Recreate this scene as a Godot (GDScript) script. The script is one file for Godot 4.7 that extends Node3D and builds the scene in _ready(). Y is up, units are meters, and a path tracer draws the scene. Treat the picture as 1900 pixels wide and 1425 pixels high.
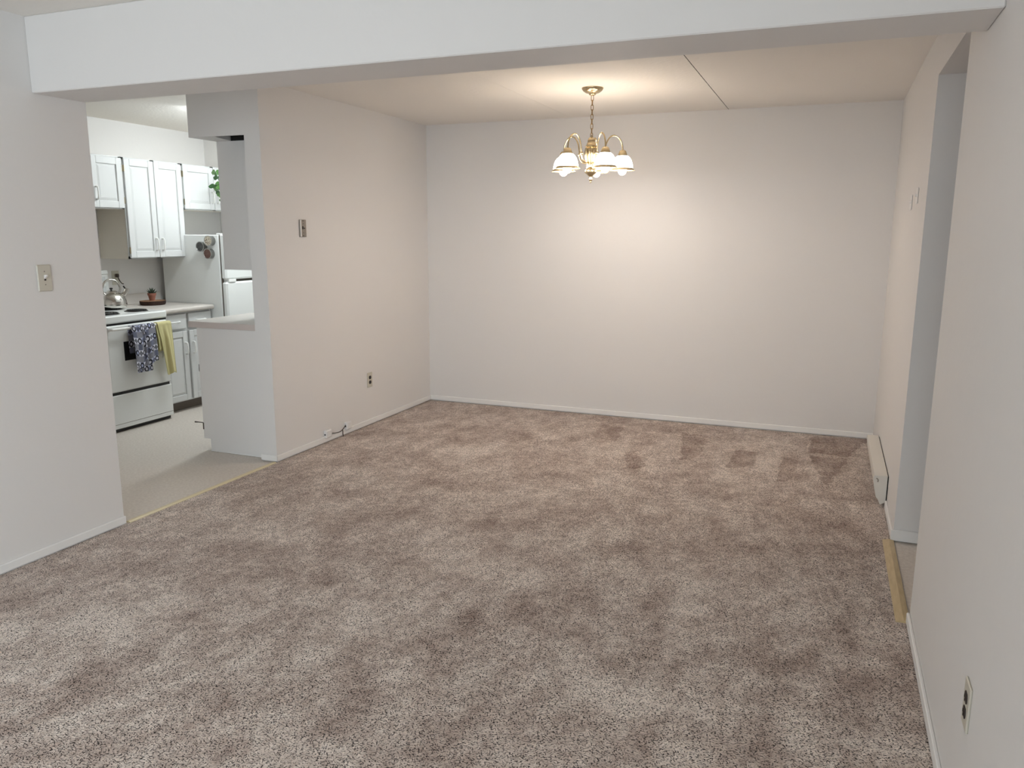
extends Node3D
# An empty carpeted living and dining room with a galley kitchen behind an opening on the left.

const XL := -3.356      # left wall face
const XR := 0.391       # right wall face
const ZF := -6.351      # far wall face
const ZB := -2.896      # back edge of the ceiling beam
const ZK := -4.145      # start of the dining room's left wall
const XK := -5.68       # kitchen wall face
const HC := 2.44        # ceiling height
const T := 0.12         # wall thickness

const EXPOSURE := 1.0
const DAY := 5.5
const DAY_SIDE := 17.5
const DAY_COLOR := Color(0.88, 0.94, 0.985)
const LAMP := 0.13
const LAMP_COLOR := Color(1.0, 0.955, 0.92)
const BULB_GLOW := 6.0
const KITCHEN := 1.75
const CARPET_LIGHT := Color(1.0, 0.95, 0.91)
const CARPET_DARK := Color(0.60, 0.505, 0.46)
const TILE := Vector2(1.0, 0.68)
const SHADE_GLOW := 20.0

var M := {}
var names := {}


class Shape:
	# collects triangles with normals, then becomes one mesh
	var v := PackedVector3Array()
	var n := PackedVector3Array()
	var uv := PackedVector2Array()
	var uv2 := PackedVector2Array()
	var xf := Transform3D()
	var has_uv := false

	func tri(a: Vector3, b: Vector3, c: Vector3, na: Vector3, nb: Vector3, nc: Vector3, ua := Vector2.ZERO, ub := Vector2.ZERO, uc := Vector2.ZERO) -> void:
		var flip: bool = (b - a).cross(c - a).dot(na + nb + nc) > 0.0
		var B := xf.basis
		v.append(xf * a)
		n.append((B * na).normalized())
		uv.append(ua)
		if flip:
			v.append(xf * c); n.append((B * nc).normalized()); uv.append(uc)
			v.append(xf * b); n.append((B * nb).normalized()); uv.append(ub)
		else:
			v.append(xf * b); n.append((B * nb).normalized()); uv.append(ub)
			v.append(xf * c); n.append((B * nc).normalized()); uv.append(uc)

	func face(p: Array, normal: Vector3) -> void:
		for i in range(1, p.size() - 1):
			tri(p[0], p[i], p[i + 1], normal, normal, normal)

	func box(c: Vector3, s: Vector3, r := 0.0) -> Shape:
		var h := s * 0.5
		r = minf(r, minf(h.x, minf(h.y, h.z)) * 0.98)
		var corner := func(sg: Vector3, axis: int) -> Vector3:
			var p := Vector3.ZERO
			for k in 3:
				p[k] = sg[k] * (h[k] - (0.0 if k == axis else r))
			return c + p
		for axis in 3:
			var i: int = (axis + 1) % 3
			var j: int = (axis + 2) % 3
			for s0 in [-1.0, 1.0]:
				var q := []
				for e in [[-1, -1], [1, -1], [1, 1], [-1, 1]]:
					var g := Vector3.ZERO
					g[axis] = s0; g[i] = e[0]; g[j] = e[1]
					q.append(corner.call(g, axis))
				var nn := Vector3.ZERO
				nn[axis] = s0
				face(q, nn)
				if r > 0.0:
					for s1 in [-1.0, 1.0]:
						var g1 := Vector3.ZERO
						g1[axis] = s0; g1[i] = s1; g1[j] = -1.0
						var g2 := g1
						g2[j] = 1.0
						var n2 := Vector3.ZERO
						n2[axis] = s0; n2[i] = s1
						face([corner.call(g1, axis), corner.call(g2, axis), corner.call(g2, i), corner.call(g1, i)], n2.normalized())
		if r > 0.0:
			for sx in [-1.0, 1.0]:
				for sy in [-1.0, 1.0]:
					for sz in [-1.0, 1.0]:
						var g := Vector3(sx, sy, sz)
						face([corner.call(g, 0), corner.call(g, 1), corner.call(g, 2)], g.normalized())
		return self

	func span(a: Vector3, b: Vector3, r := 0.0) -> Shape:
		return box((a + b) * 0.5, (b - a).abs(), r)

	func lathe(at: Vector3, prof: Array, segs := 32, axis := Vector3.UP) -> Shape:
		# prof: Vector2(radius, height), smooth unless a point repeats
		var side := axis.cross(Vector3.RIGHT if absf(axis.x) < 0.9 else Vector3.UP).normalized()
		var other := axis.cross(side).normalized()
		for k in prof.size() - 1:
			var p: Vector2 = prof[k]
			var q: Vector2 = prof[k + 1]
			if p.distance_to(q) < 1e-6:
				continue
			var d := (q - p).normalized()
			var flat := Vector2(d.y, -d.x)
			var n0 := flat
			var n1 := flat
			if k > 0 and p.distance_to(prof[k - 1]) > 1e-6:
				var e: Vector2 = (p - prof[k - 1]).normalized()
				if e.dot(d) > 0.6:
					n0 = (flat + Vector2(e.y, -e.x)).normalized()
			if k + 2 < prof.size() and q.distance_to(prof[k + 2]) > 1e-6:
				var e2: Vector2 = (prof[k + 2] - q).normalized()
				if e2.dot(d) > 0.6:
					n1 = (flat + Vector2(e2.y, -e2.x)).normalized()
			for i in segs:
				var a0 := TAU * i / segs
				var a1 := TAU * (i + 1) / segs
				var r0 := side * cos(a0) + other * sin(a0)
				var r1 := side * cos(a1) + other * sin(a1)
				var A := at + r0 * p.x + axis * p.y
				var B := at + r1 * p.x + axis * p.y
				var C := at + r1 * q.x + axis * q.y
				var D := at + r0 * q.x + axis * q.y
				var nA := r0 * n0.x + axis * n0.y
				var nB := r1 * n0.x + axis * n0.y
				var nC := r1 * n1.x + axis * n1.y
				var nD := r0 * n1.x + axis * n1.y
				if p.x > 1e-6:
					tri(A, B, C, nA, nB, nC)
				if q.x > 1e-6:
					tri(A, C, D, nA, nC, nD)
		return self

	func tube(pts: Array, r, segs := 10, closed := false) -> Shape:
		# r: a number, or one number per point
		var count := pts.size()
		var rings := []
		var dirs := []
		var last := Vector3.ZERO
		var nn := count + (1 if closed else 0)
		for k in nn:
			var i := k % count
			var a: Vector3 = pts[(i - 1 + count) % count] if closed or i > 0 else pts[i]
			var b: Vector3 = pts[(i + 1) % count] if closed or i < count - 1 else pts[i]
			var d := (b - a).normalized()
			if last == Vector3.ZERO:
				last = d.cross(Vector3.UP if absf(d.y) < 0.9 else Vector3.RIGHT).normalized()
			last = (last - d * last.dot(d)).normalized()
			var w := d.cross(last)
			var ring := []
			for j in segs:
				var t := TAU * j / segs
				ring.append(last * cos(t) + w * sin(t))
			rings.append(ring)
			dirs.append(d)
		for k in nn - 1:
			var p: Vector3 = pts[k % count]
			var q: Vector3 = pts[(k + 1) % count]
			var rp: float = r[k % count] if r is Array else r
			var rq: float = r[(k + 1) % count] if r is Array else r
			for j in segs:
				var a: Vector3 = rings[k][j]
				var b: Vector3 = rings[k][(j + 1) % segs]
				var c: Vector3 = rings[k + 1][(j + 1) % segs]
				var e: Vector3 = rings[k + 1][j]
				tri(p + a * rp, p + b * rp, q + c * rq, a, b, c)
				tri(p + a * rp, q + c * rq, q + e * rq, a, c, e)
		if not closed:
			for end in [0, count - 1]:
				var rr: float = r[end] if r is Array else r
				var poly := []
				for j in segs:
					poly.append(pts[end] + rings[end][j] * rr)
				face(poly, dirs[end] * (-1.0 if end == 0 else 1.0))
		return self

	func prism(outline: PackedVector2Array, a: Vector3, ex: Vector3, ey: Vector3, along: Vector3) -> Shape:
		# the outline in the plane of ex and ey, pushed along a vector
		var idx := Geometry2D.triangulate_polygon(outline)
		var at := func(p: Vector2) -> Vector3: return a + ex * p.x + ey * p.y
		var nd := along.normalized()
		for i in range(0, idx.size(), 3):
			var q := [at.call(outline[idx[i]]), at.call(outline[idx[i + 1]]), at.call(outline[idx[i + 2]])]
			face(q, -nd)
			face([q[0] + along, q[1] + along, q[2] + along], nd)
		var area := 0.0
		for i in outline.size():
			area += outline[i].cross(outline[(i + 1) % outline.size()])
		for i in outline.size():
			var p := outline[i]
			var q := outline[(i + 1) % outline.size()]
			var d := (q - p).normalized() * signf(area)
			var nm := ex * d.y - ey * d.x
			face([at.call(p), at.call(q), at.call(q) + along, at.call(p) + along], nm.normalized())
		return self

	func sheet(f: Callable, nu: int, nv: int, thick: float) -> Shape:
		# a cloth or leaf f(u, v) with thickness and closed edges
		has_uv = true
		var P := []
		var N := []
		for i in nu + 1:
			for j in nv + 1:
				var u := float(i) / nu
				var w := float(j) / nv
				P.append(f.call(u, w))
				var du: Vector3 = f.call(u + 0.002, w) - f.call(u - 0.002, w)
				var dv: Vector3 = f.call(u, w + 0.002) - f.call(u, w - 0.002)
				N.append(du.cross(dv).normalized())
		for sgn in [1.0, -1.0]:
			for i in nu:
				for j in nv:
					var k := [i * (nv + 1) + j, (i + 1) * (nv + 1) + j, (i + 1) * (nv + 1) + j + 1, i * (nv + 1) + j + 1]
					var q := []
					var m := []
					var t := []
					for e in k:
						q.append(P[e] + N[e] * (thick * 0.5 * sgn))
						m.append(N[e] * sgn)
						t.append(Vector2(float(e / (nv + 1)) / nu, float(e % (nv + 1)) / nv))
					tri(q[0], q[1], q[2], m[0], m[1], m[2], t[0], t[1], t[2])
					tri(q[0], q[2], q[3], m[0], m[2], m[3], t[0], t[2], t[3])
		var rim := []
		for i in nu + 1: rim.append(i * (nv + 1))
		for j in range(1, nv + 1): rim.append(nu * (nv + 1) + j)
		for i in range(nu - 1, -1, -1): rim.append(i * (nv + 1) + nv)
		for j in range(nv - 1, 0, -1): rim.append(j)
		var mid := Vector3.ZERO
		for e in rim: mid += P[e]
		mid /= rim.size()
		for k in rim.size():
			var e0: int = rim[k]
			var e1: int = rim[(k + 1) % rim.size()]
			var nm: Vector3 = (P[e1] - P[e0]).cross(N[e0]).normalized()
			if nm.dot(P[e0] - mid) < 0.0:
				nm = -nm
			var t0 := Vector2(float(e0 / (nv + 1)) / nu, float(e0 % (nv + 1)) / nv)
			var h0: Vector3 = N[e0] * thick * 0.5
			var h1: Vector3 = N[e1] * thick * 0.5
			tri(P[e0] + h0, P[e1] + h1, P[e1] - h1, nm, nm, nm, t0, t0, t0)
			tri(P[e0] + h0, P[e1] - h1, P[e0] - h0, nm, nm, nm, t0, t0, t0)
		return self

	func mesh(offset := Vector3.ZERO) -> ArrayMesh:
		var w := v.duplicate()
		if offset != Vector3.ZERO:
			for i in w.size():
				w[i] -= offset
		var a := []
		a.resize(Mesh.ARRAY_MAX)
		a[Mesh.ARRAY_VERTEX] = w
		a[Mesh.ARRAY_NORMAL] = n
		if has_uv:
			a[Mesh.ARRAY_TEX_UV] = uv
		if uv2.size():
			a[Mesh.ARRAY_TEX_UV2] = uv2
		var m := ArrayMesh.new()
		m.add_surface_from_arrays(Mesh.PRIMITIVE_TRIANGLES, a)
		return m


func S() -> Shape:
	return Shape.new()

func V(x: float, y: float, z: float) -> Vector3:
	return Vector3(x, y, z)

func numbered(called: String) -> String:
	var k: int = names.get(called, -1) + 1
	names[called] = k
	return called if k == 0 else "%s_%03d" % [called, k]

func thing(called: String, label: String, category: String, at := Vector3.ZERO, group := "", turn := 0.0) -> Node3D:
	var o := Node3D.new()
	o.name = numbered(called)
	add_child(o, true)
	o.position = at
	o.rotation.y = turn
	o.set_meta("label", label)
	o.set_meta("category", category)
	if group:
		o.set_meta("group", group)
	return o

# a part whose shape was written in world coordinates (world = true) or in its parent's
func part(parent: Node, called: String, s: Shape, m: Material, world := true) -> MeshInstance3D:
	var o := MeshInstance3D.new()
	var base := Vector3.ZERO
	if world:
		var p: Node = parent
		while p is Node3D and p != self:
			base += p.position
			p = p.get_parent()
	var lo := s.v[0]
	var hi := s.v[0]
	for q in s.v:
		lo = lo.min(q)
		hi = hi.max(q)
	var c := V((lo.x + hi.x) * 0.5, lo.y, (lo.z + hi.z) * 0.5)
	o.mesh = s.mesh(c)
	o.material_override = m
	o.position = c - base
	o.name = called
	parent.add_child(o, true)
	return o

func struct(called: String, s: Shape, m: Material) -> MeshInstance3D:
	var o := part(self, numbered(called), s, m)
	o.set_meta("kind", "structure")
	return o

func mat(c: Color, rough := 0.5, metal := 0.0) -> StandardMaterial3D:
	var m := StandardMaterial3D.new()
	m.albedo_color = c
	m.roughness = rough
	m.metallic = metal
	return m

func rgb(r: int, g: int, b: int) -> Color:
	return Color(r / 255.0, g / 255.0, b / 255.0)

func noise_tex(freq: float, size: int, a: Color, b: Color, sd: int, oct := 3) -> NoiseTexture2D:
	var f := FastNoiseLite.new()
	f.seed = sd
	f.frequency = freq
	f.fractal_octaves = oct
	var t := NoiseTexture2D.new()
	t.width = size
	t.height = size
	t.seamless = true
	t.noise = f
	var g := Gradient.new()
	g.set_color(0, a)
	g.set_color(1, b)
	t.color_ramp = g
	return t


func _ready() -> void:
	# ---- camera, daylight, exposure
	var cam := Camera3D.new()
	cam.name = "camera"
	cam.fov = rad_to_deg(2.0 * atan(712.5 / 1459.1))
	cam.near = 0.05
	cam.far = 60.0
	cam.position = V(0, 1.5088, 0)
	cam.basis = Basis.from_euler(V(-0.1877, 0.3806, 0.0036))
	add_child(cam)
	cam.current = true

	var sky_mat := ProceduralSkyMaterial.new()
	sky_mat.sky_top_color = Color(0.62, 0.70, 0.80)
	sky_mat.sky_horizon_color = Color(0.80, 0.83, 0.86)
	sky_mat.ground_bottom_color = Color(0.35, 0.35, 0.34)
	sky_mat.ground_horizon_color = Color(0.6, 0.61, 0.62)
	var env := Environment.new()
	env.background_mode = Environment.BG_SKY
	env.sky = Sky.new()
	env.sky.sky_material = sky_mat
	env.background_energy_multiplier = 1.0
	env.tonemap_mode = Environment.TONE_MAPPER_LINEAR
	env.tonemap_exposure = EXPOSURE
	env.sdfgi_enabled = true
	env.ssao_enabled = true
	env.ssil_enabled = true
	var we := WorldEnvironment.new()
	we.name = "surroundings"
	we.environment = env
	add_child(we)

	# daylight of the wide window behind the camera, just inside its pane
	var day := AreaLight3D.new()
	day.name = "window_daylight"
	day.area_size = Vector2(2.1, 1.9)
	day.light_color = DAY_COLOR
	day.light_energy = DAY
	day.area_range = 14.0
	day.area_attenuation = 2.0
	day.shadow_enabled = true
	day.position = V(-0.9, 1.09, 4.55)
	add_child(day)
	# and of a second window in the right wall, beside and behind the camera
	var side := AreaLight3D.new()
	side.name = "side_window_daylight"
	side.area_size = Vector2(2.3, 1.9)
	side.light_color = DAY_COLOR
	side.light_energy = DAY_SIDE
	side.area_range = 14.0
	side.area_attenuation = 2.0
	side.shadow_enabled = true
	side.position = V(0.34, 1.09, 2.9)
	side.rotation = V(0, PI / 2, 0)
	add_child(side)

	materials()
	room()
	carpet()
	wall_fittings()
	heater()
	chandelier()
	kitchen_room()
	kitchen_left()
	stove()
	fridge()
	kitchen_right()
	small_things()


func materials() -> void:
	M.wall = mat(rgb(232, 229, 226), 0.62)
	M.wall.metallic_specular = 0.35
	M.wall.roughness_texture = noise_tex(0.02, 256, Color(0.85, 0.85, 0.85), Color.WHITE, 3)
	M.wall.uv1_triplanar = true
	M.wall.uv1_world_triplanar = true
	M.wall.uv1_scale = Vector3.ONE * 1.3
	M.wall.heightmap_enabled = true
	M.wall.heightmap_scale = 0.03
	M.wall.heightmap_texture = noise_tex(0.09, 256, Color.BLACK, Color.WHITE, 5, 4)
	M.ceiling = mat(rgb(246, 241, 234), 0.8)
	M.ceiling.metallic_specular = 0.25
	M.ceiling.heightmap_enabled = true
	M.ceiling.heightmap_scale = 0.1
	M.ceiling.heightmap_texture = noise_tex(0.12, 256, Color.BLACK, Color.WHITE, 6, 4)
	M.ceiling.uv1_triplanar = true
	M.ceiling.uv1_world_triplanar = true
	M.trim = mat(rgb(243, 241, 238), 0.4)
	M.vinyl = mat(Color.WHITE, 0.38)
	M.vinyl.albedo_texture = noise_tex(0.05, 512, rgb(206, 195, 184), rgb(228, 219, 209), 11, 5)
	M.vinyl.uv1_triplanar = true
	M.vinyl.uv1_world_triplanar = true
	M.vinyl.uv1_scale = Vector3.ONE * 1.7
	M.cabinet = mat(rgb(210, 210, 208), 0.35)
	M.cabinet_side = mat(rgb(222, 214, 200), 0.5)
	M.appliance = mat(rgb(233, 234, 231), 0.25)
	M.handle = mat(rgb(240, 239, 235), 0.22)
	M.black = mat(rgb(14, 13, 13), 0.35)
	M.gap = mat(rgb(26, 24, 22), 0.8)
	M.toe = mat(rgb(112, 102, 92), 0.6)
	M.hinge = mat(rgb(150, 138, 112), 0.35, 0.9)
	M.laminate = mat(Color.WHITE, 0.4)
	M.laminate.albedo_texture = noise_tex(0.25, 512, rgb(184, 176, 168), rgb(222, 215, 207), 21, 3)
	M.laminate.uv1_triplanar = true
	M.laminate.uv1_scale = Vector3.ONE * 2.0
	M.brass = mat(rgb(206, 188, 152), 0.24, 1.0)
	M.chain = mat(rgb(160, 132, 92), 0.35, 1.0)
	M.steel = mat(rgb(206, 202, 196), 0.12, 1.0)
	M.tin = mat(rgb(176, 174, 170), 0.28, 1.0)
	M.ivory = mat(rgb(206, 200, 185), 0.4)
	M.socket = mat(rgb(34, 24, 20), 0.4)
	M.white_plastic = mat(rgb(236, 233, 230), 0.35)
	M.grey_plate = mat(rgb(150, 142, 132), 0.4, 0.25)
	M.cable = mat(rgb(74, 62, 54), 0.6)
	M.strip = mat(Color.WHITE, 0.35, 0.0)
	M.strip.albedo_texture = noise_tex(0.03, 256, rgb(194, 170, 126), rgb(216, 194, 152), 31, 3)
	M.strip_pale = mat(rgb(222, 208, 172), 0.35)
	M.strip.uv1_triplanar = true
	M.strip.uv1_scale = V(6, 6, 1)


func room() -> void:
	var w: Material = M.wall
	struct("wall_back", S().span(V(XK - T, 0, ZF - T), V(XR + T, HC, ZF)), w)
	struct("wall_left", S().span(V(XL - T, 0, ZB), V(XL, HC, 4.6)), w)
	struct("wall_left", S().span(V(XL - T - 0.002, 0, ZF), V(XL, HC, ZK)), w)
	struct("wall_right", S().span(V(XR, 0, -3.26), V(XR + T, HC, 1.7)).span(V(XR, 0, 4.1), V(XR + T, HC, 4.6)).span(V(XR, 2.10, 1.7), V(XR + T, HC, 4.1)).span(V(XR, 0, 1.7), V(XR + T, 0.08, 4.1)), w)
	struct("wall_right", S().span(V(XR, 0, ZF), V(XR + T, HC, -4.197)), w)
	struct("wall_right", S().span(V(XR, 2.225, -4.197), V(XR + T, HC, -3.26)), w)
	struct("ceiling_beam", S().span(V(XL, 2.12, ZB), V(XR, HC, -2.619), 0.004), w)
	# ceiling slab above three boards with fine joints between them
	struct("ceiling", S().span(V(XK - T, HC + 0.002, ZF - T), V(2.2, HC + 0.15, 4.72)), M.gap)
	var c := get_node("ceiling")
	for e in [[XK, -2.031], [-2.0295, -0.7985], [-0.7935, XR + T]]:
		part(c, "ceiling_panel", S().span(V(e[0], HC, ZF), V(e[1], HC + 0.002, ZB + 0.02)), M.ceiling)
	part(c, "ceiling_panel", S().span(V(XL - T, HC, ZB + 0.02), V(XR + T, HC + 0.002, 4.6)), M.ceiling)
	# wall behind the camera, with the wide window that lights the room
	var wx0 := -2.0
	var wx1 := 0.2
	struct("wall_front", S().span(V(XL - T, 0, 4.6), V(wx0, HC, 4.72)).span(V(wx1, 0, 4.6), V(XR + T, HC, 4.72)).span(V(wx0, 0, 4.6), V(wx1, 0.08, 4.72)).span(V(wx0, 2.10, 4.6), V(wx1, HC, 4.72)), w)
	var frame := S().span(V(wx0, 0.08, 4.63), V(wx1, 0.12, 4.69)).span(V(wx0, 2.06, 4.63), V(wx1, 2.10, 4.69)).span(V(wx0, 0.12, 4.63), V(wx0 + 0.04, 2.06, 4.69)).span(V(wx1 - 0.04, 0.12, 4.63), V(wx1, 2.06, 4.69)).span(V(-0.92, 0.12, 4.63), V(-0.88, 2.06, 4.69))
	var win := struct("window_1", frame, M.trim)
	var glass := mat(Color(0.95, 0.98, 1.0, 0.06), 0.02)
	glass.transparency = BaseMaterial3D.TRANSPARENCY_ALPHA
	part(win, "pane", S().span(V(wx0 + 0.04, 0.12, 4.655), V(-0.92, 2.06, 4.661)), glass)
	part(win, "pane", S().span(V(-0.88, 0.12, 4.655), V(wx1 - 0.04, 2.06, 4.661)), glass)
	var x1 := XR + 0.03
	var x2 := XR + 0.09
	var side_frame := S().span(V(x1, 0.08, 1.7), V(x2, 0.12, 4.1)).span(V(x1, 2.06, 1.7), V(x2, 2.10, 4.1)).span(V(x1, 0.12, 1.7), V(x2, 2.06, 1.74)).span(V(x1, 0.12, 4.06), V(x2, 2.06, 4.1)).span(V(x1, 0.12, 2.88), V(x2, 2.06, 2.92))
	var win2 := struct("window_2", side_frame, M.trim)
	part(win2, "pane", S().span(V(XR + 0.055, 0.12, 1.74), V(XR + 0.061, 2.06, 2.88)), glass)
	part(win2, "pane", S().span(V(XR + 0.055, 0.12, 2.92), V(XR + 0.061, 2.06, 4.06)), glass)
	# hall beyond the doorway in the right wall
	struct("wall_hall_back", S().span(V(XR + T, 0, -4.317), V(2.0, 2.25, -4.197)), w)
	struct("wall_hall_front", S().span(V(XR + T, 0, -3.26), V(2.0, 2.25, -3.14)), w)
	struct("wall_hall_end", S().span(V(2.0, 0, -4.317), V(2.12, 2.25, -3.14)), w)
	struct("ceiling_hall", S().span(V(XR + T, 2.225, -4.197), V(2.0, 2.345, -3.26)), M.ceiling)
	struct("floor_hall", S().span(V(XR - 0.005, -0.05, -4.197), V(2.0, -0.002, -3.26)), M.vinyl)
	# baseboards: flat boards, a small rounded upper edge, set a hair above the pile
	var bh := 0.048
	var bt := 0.012
	var y0 := 0.007
	struct("baseboard_back", S().span(V(XL + bt, y0, ZF), V(XR, bh, ZF + bt), 0.003), M.trim)
	struct("baseboard_left", S().span(V(XL, y0, ZB - 0.004), V(XL + bt, bh, 4.6), 0.003), M.trim)
	struct("baseboard_left", S().span(V(XL, y0, ZF), V(XL + bt, bh, ZK + bt), 0.003), M.trim)
	struct("baseboard_left", S().span(V(XL - T - 0.004, y0, ZK), V(XL + bt, bh, ZK + bt), 0.003), M.trim)
	struct("baseboard_right", S().span(V(XR - bt, y0, -3.262), V(XR, bh, 4.6), 0.003), M.trim)
	struct("baseboard_right", S().span(V(XR - bt, y0, -4.70), V(XR, bh, -4.197 + bt), 0.003), M.trim)
	struct("baseboard_hall", S().span(V(XR - bt, y0 - 0.004, -4.197), V(2.0, bh + 0.012, -4.197 + bt), 0.003), M.trim)
	# edge strips where carpet meets vinyl
	var prof := PackedVector2Array([Vector2(0, -0.004), Vector2(0.03, -0.004), Vector2(0.03, 0.003), Vector2(0.02, 0.007), Vector2(0.009, 0.007), Vector2(0, 0.002)])
	var st := struct("trim_1", S().prism(prof, V(XL - 0.030, 0, ZB - 0.03), V(1.3, 0, 0), V(0, 1, 0), V(0, 0, ZK - ZB + 0.05)), M.strip_pale)
	st.set_meta("label", "pale yellow edge strip between kitchen vinyl and carpet")
	var prof2 := PackedVector2Array([Vector2(0, -0.004), Vector2(0.052, -0.004), Vector2(0.052, 0.006), Vector2(0.03, 0.009), Vector2(0, 0.002)])
	var st2 := struct("trim_2", S().prism(prof2, V(XR - 0.048, 0, -3.262), V(1, 0, 0), V(0, 1, 0), V(0, 0, -4.188 + 3.262)), M.strip)
	st2.set_meta("label", "yellowed wooden edge strip across the right doorway")


func carpet() -> void:
	# fine tile: curly tufts about 8 mm across with the shade between them painted dark
	var size := 1024
	var f := FastNoiseLite.new()
	f.seed = 4
	f.noise_type = FastNoiseLite.TYPE_SIMPLEX
	f.frequency = 0.058
	f.fractal_type = FastNoiseLite.FRACTAL_RIDGED
	f.fractal_octaves = 2
	f.domain_warp_enabled = true
	f.domain_warp_amplitude = 14.0
	f.domain_warp_frequency = 0.03
	var ridges := f.get_seamless_image(size, size)
	ridges.convert(Image.FORMAT_L8)
	var g := FastNoiseLite.new()
	g.seed = 9
	g.frequency = 0.05
	g.fractal_octaves = 4
	g.fractal_gain = 0.65
	var grain := g.get_seamless_image(size, size)
	grain.convert(Image.FORMAT_L8)
	var wide := FastNoiseLite.new()
	wide.seed = 17
	wide.frequency = 0.012
	wide.fractal_octaves = 3
	var patch := wide.get_seamless_image(size, size)
	patch.convert(Image.FORMAT_L8)
	var rd := ridges.get_data()
	var gd := grain.get_data()
	var pd := patch.get_data()
	var col := PackedByteArray()
	col.resize(size * size * 3)
	var hgt := PackedByteArray()
	hgt.resize(size * size)
	for i in size * size:
		var r := rd[i] / 255.0
		var q := gd[i] / 255.0
		# curved slits where the tufts part, their shade painted in, broken up by the grain
		var slit := smoothstep(0.48, 0.80, r) * smoothstep(0.37, 0.51, q)
		var h := clampf(0.85 - 0.6 * slit - 0.5 * (0.6 - q), 0.0, 1.0)
		var strength := clampf(0.25 + 1.3 * (pd[i] / 255.0), 0.4, 1.0)
		var gap := slit * strength
		var tone := 1.0 - 0.9 * gap + 0.22 * (q - 0.5)
		col[i * 3] = int(clampf(250.0 * tone, 0, 255))
		col[i * 3 + 1] = int(clampf(249.0 * tone - 4.0 * gap, 0, 255))
		col[i * 3 + 2] = int(clampf(248.0 * tone - 5.0 * gap, 0, 255))
		hgt[i] = int(h * 255.0)
	var fine := ImageTexture.create_from_image(Image.create_from_data(size, size, false, Image.FORMAT_RGB8, col))
	var high := ImageTexture.create_from_image(Image.create_from_data(size, size, false, Image.FORMAT_L8, hgt))
	# wide map of the whole carpet: mottling and pile-lay shading painted as tone, vacuum strokes near the far wall
	var W := 800
	var H := 1040
	var x0 := -3.40
	var z0 := -6.40
	var per := 0.005
	var field := PackedFloat32Array()
	field.resize(W * H)
	var splat := func(s: Array) -> void:
		var ax := Vector2(s[2], s[3])
		var bz := Vector2(s[4], s[5])
		var det := ax.cross(bz)
		if absf(det) < 1e-5:
			return
		var ext := Vector2(absf(ax.x) + absf(bz.x), absf(ax.y) + absf(bz.y)) * 1.8
		var c := Vector2(s[0], s[1])
		for j in range(maxi(0, int((c.y - ext.y - z0) / per)), mini(H, int((c.y + ext.y - z0) / per))):
			for i in range(maxi(0, int((c.x - ext.x - x0) / per)), mini(W, int((c.x + ext.x - x0) / per))):
				var d := Vector2(x0 + (i + 0.5) * per, z0 + (j + 0.5) * per) - c
				var e := Vector2(d.cross(bz) / det, ax.cross(d) / det).length_squared()
				if e < 3.2:
					field[j * W + i] += s[6] * exp(-e * 1.1)
	pile_lay_shading(splat)
	var strokes := [
		[[-0.98, -6.01], [-0.78, -5.95], [-0.74, -5.47], [-0.85, -5.22]], [[-0.53, -5.65], [-0.38, -5.64], [-0.37, -5.26], [-0.55, -5.18]],
		[[-0.22, -5.60], [-0.10, -5.58], [-0.14, -5.04], [-0.22, -4.98]], [[-0.04, -5.69], [0.22, -5.71], [0.07, -4.94]],
		[[-0.03, -6.26], [0.36, -6.35], [0.21, -5.75], [-0.05, -5.77]], [[-1.57, -5.60], [-1.63, -6.03], [-1.44, -5.99], [-1.39, -5.57]], [[-1.26, -5.28], [-1.20, -5.35], [-1.04, -4.98], [-1.13, -4.91]],
	]
	var fray := FastNoiseLite.new()
	fray.seed = 3
	fray.frequency = 0.035
	fray.fractal_octaves = 4
	for s in strokes:
		var poly := PackedVector2Array()
		var lo := Vector2(9, 9)
		var hi := Vector2(-9, -9)
		for p in s:
			poly.append(Vector2(p[0], p[1]))
			lo = lo.min(poly[-1])
			hi = hi.max(poly[-1])
		for j in range(maxi(0, int((lo.y - z0) / per)), mini(H, int((hi.y - z0) / per))):
			for i in range(maxi(0, int((lo.x - x0) / per)), mini(W, int((hi.x - x0) / per))):
				if Geometry2D.is_point_in_polygon(Vector2(x0 + (i + 0.5) * per + 0.03 * fray.get_noise_2d(i, j), z0 + (j + 0.5) * per + 0.05 * fray.get_noise_2d(i + 500, j)), poly):
					field[j * W + i] -= 0.85
	var f1 := FastNoiseLite.new()
	f1.seed = 12
	f1.frequency = 0.02
	f1.fractal_octaves = 5
	var f2 := FastNoiseLite.new()
	f2.seed = 23
	f2.frequency = 0.006
	f2.fractal_octaves = 3
	var f3 := FastNoiseLite.new()
	f3.seed = 31
	f3.frequency = 0.09
	f3.fractal_octaves = 3
	var wide_px := PackedByteArray()
	wide_px.resize(W * H * 3)
	var light := V(CARPET_LIGHT.r, CARPET_LIGHT.g, CARPET_LIGHT.b) * 255.0
	var dark := V(CARPET_DARK.r, CARPET_DARK.g, CARPET_DARK.b) * 255.0
	for j in H:
		for i in W:
			var k := j * W + i
			var t := 0.75 + (0.36 if j * per + z0 > -4.4 else 0.46) * tanh(field[k] * 0.9) + 0.30 * f1.get_noise_2d(i * 1.6, j) + 0.16 * f2.get_noise_2d(i, j) + 0.24 * f3.get_noise_2d(i * 1.3, j)
			var c := dark.lerp(light, clampf(t, -0.1, 1.0))
			wide_px[k * 3] = int(clampf(c.x, 0, 255))
			wide_px[k * 3 + 1] = int(clampf(c.y, 0, 255))
			wide_px[k * 3 + 2] = int(clampf(c.z, 0, 255))
	var tone_map := ImageTexture.create_from_image(Image.create_from_data(W, H, false, Image.FORMAT_RGB8, wide_px))
	var m := mat(Color.WHITE, 0.95)
	m.metallic_specular = 0.15
	m.albedo_texture = fine
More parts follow.
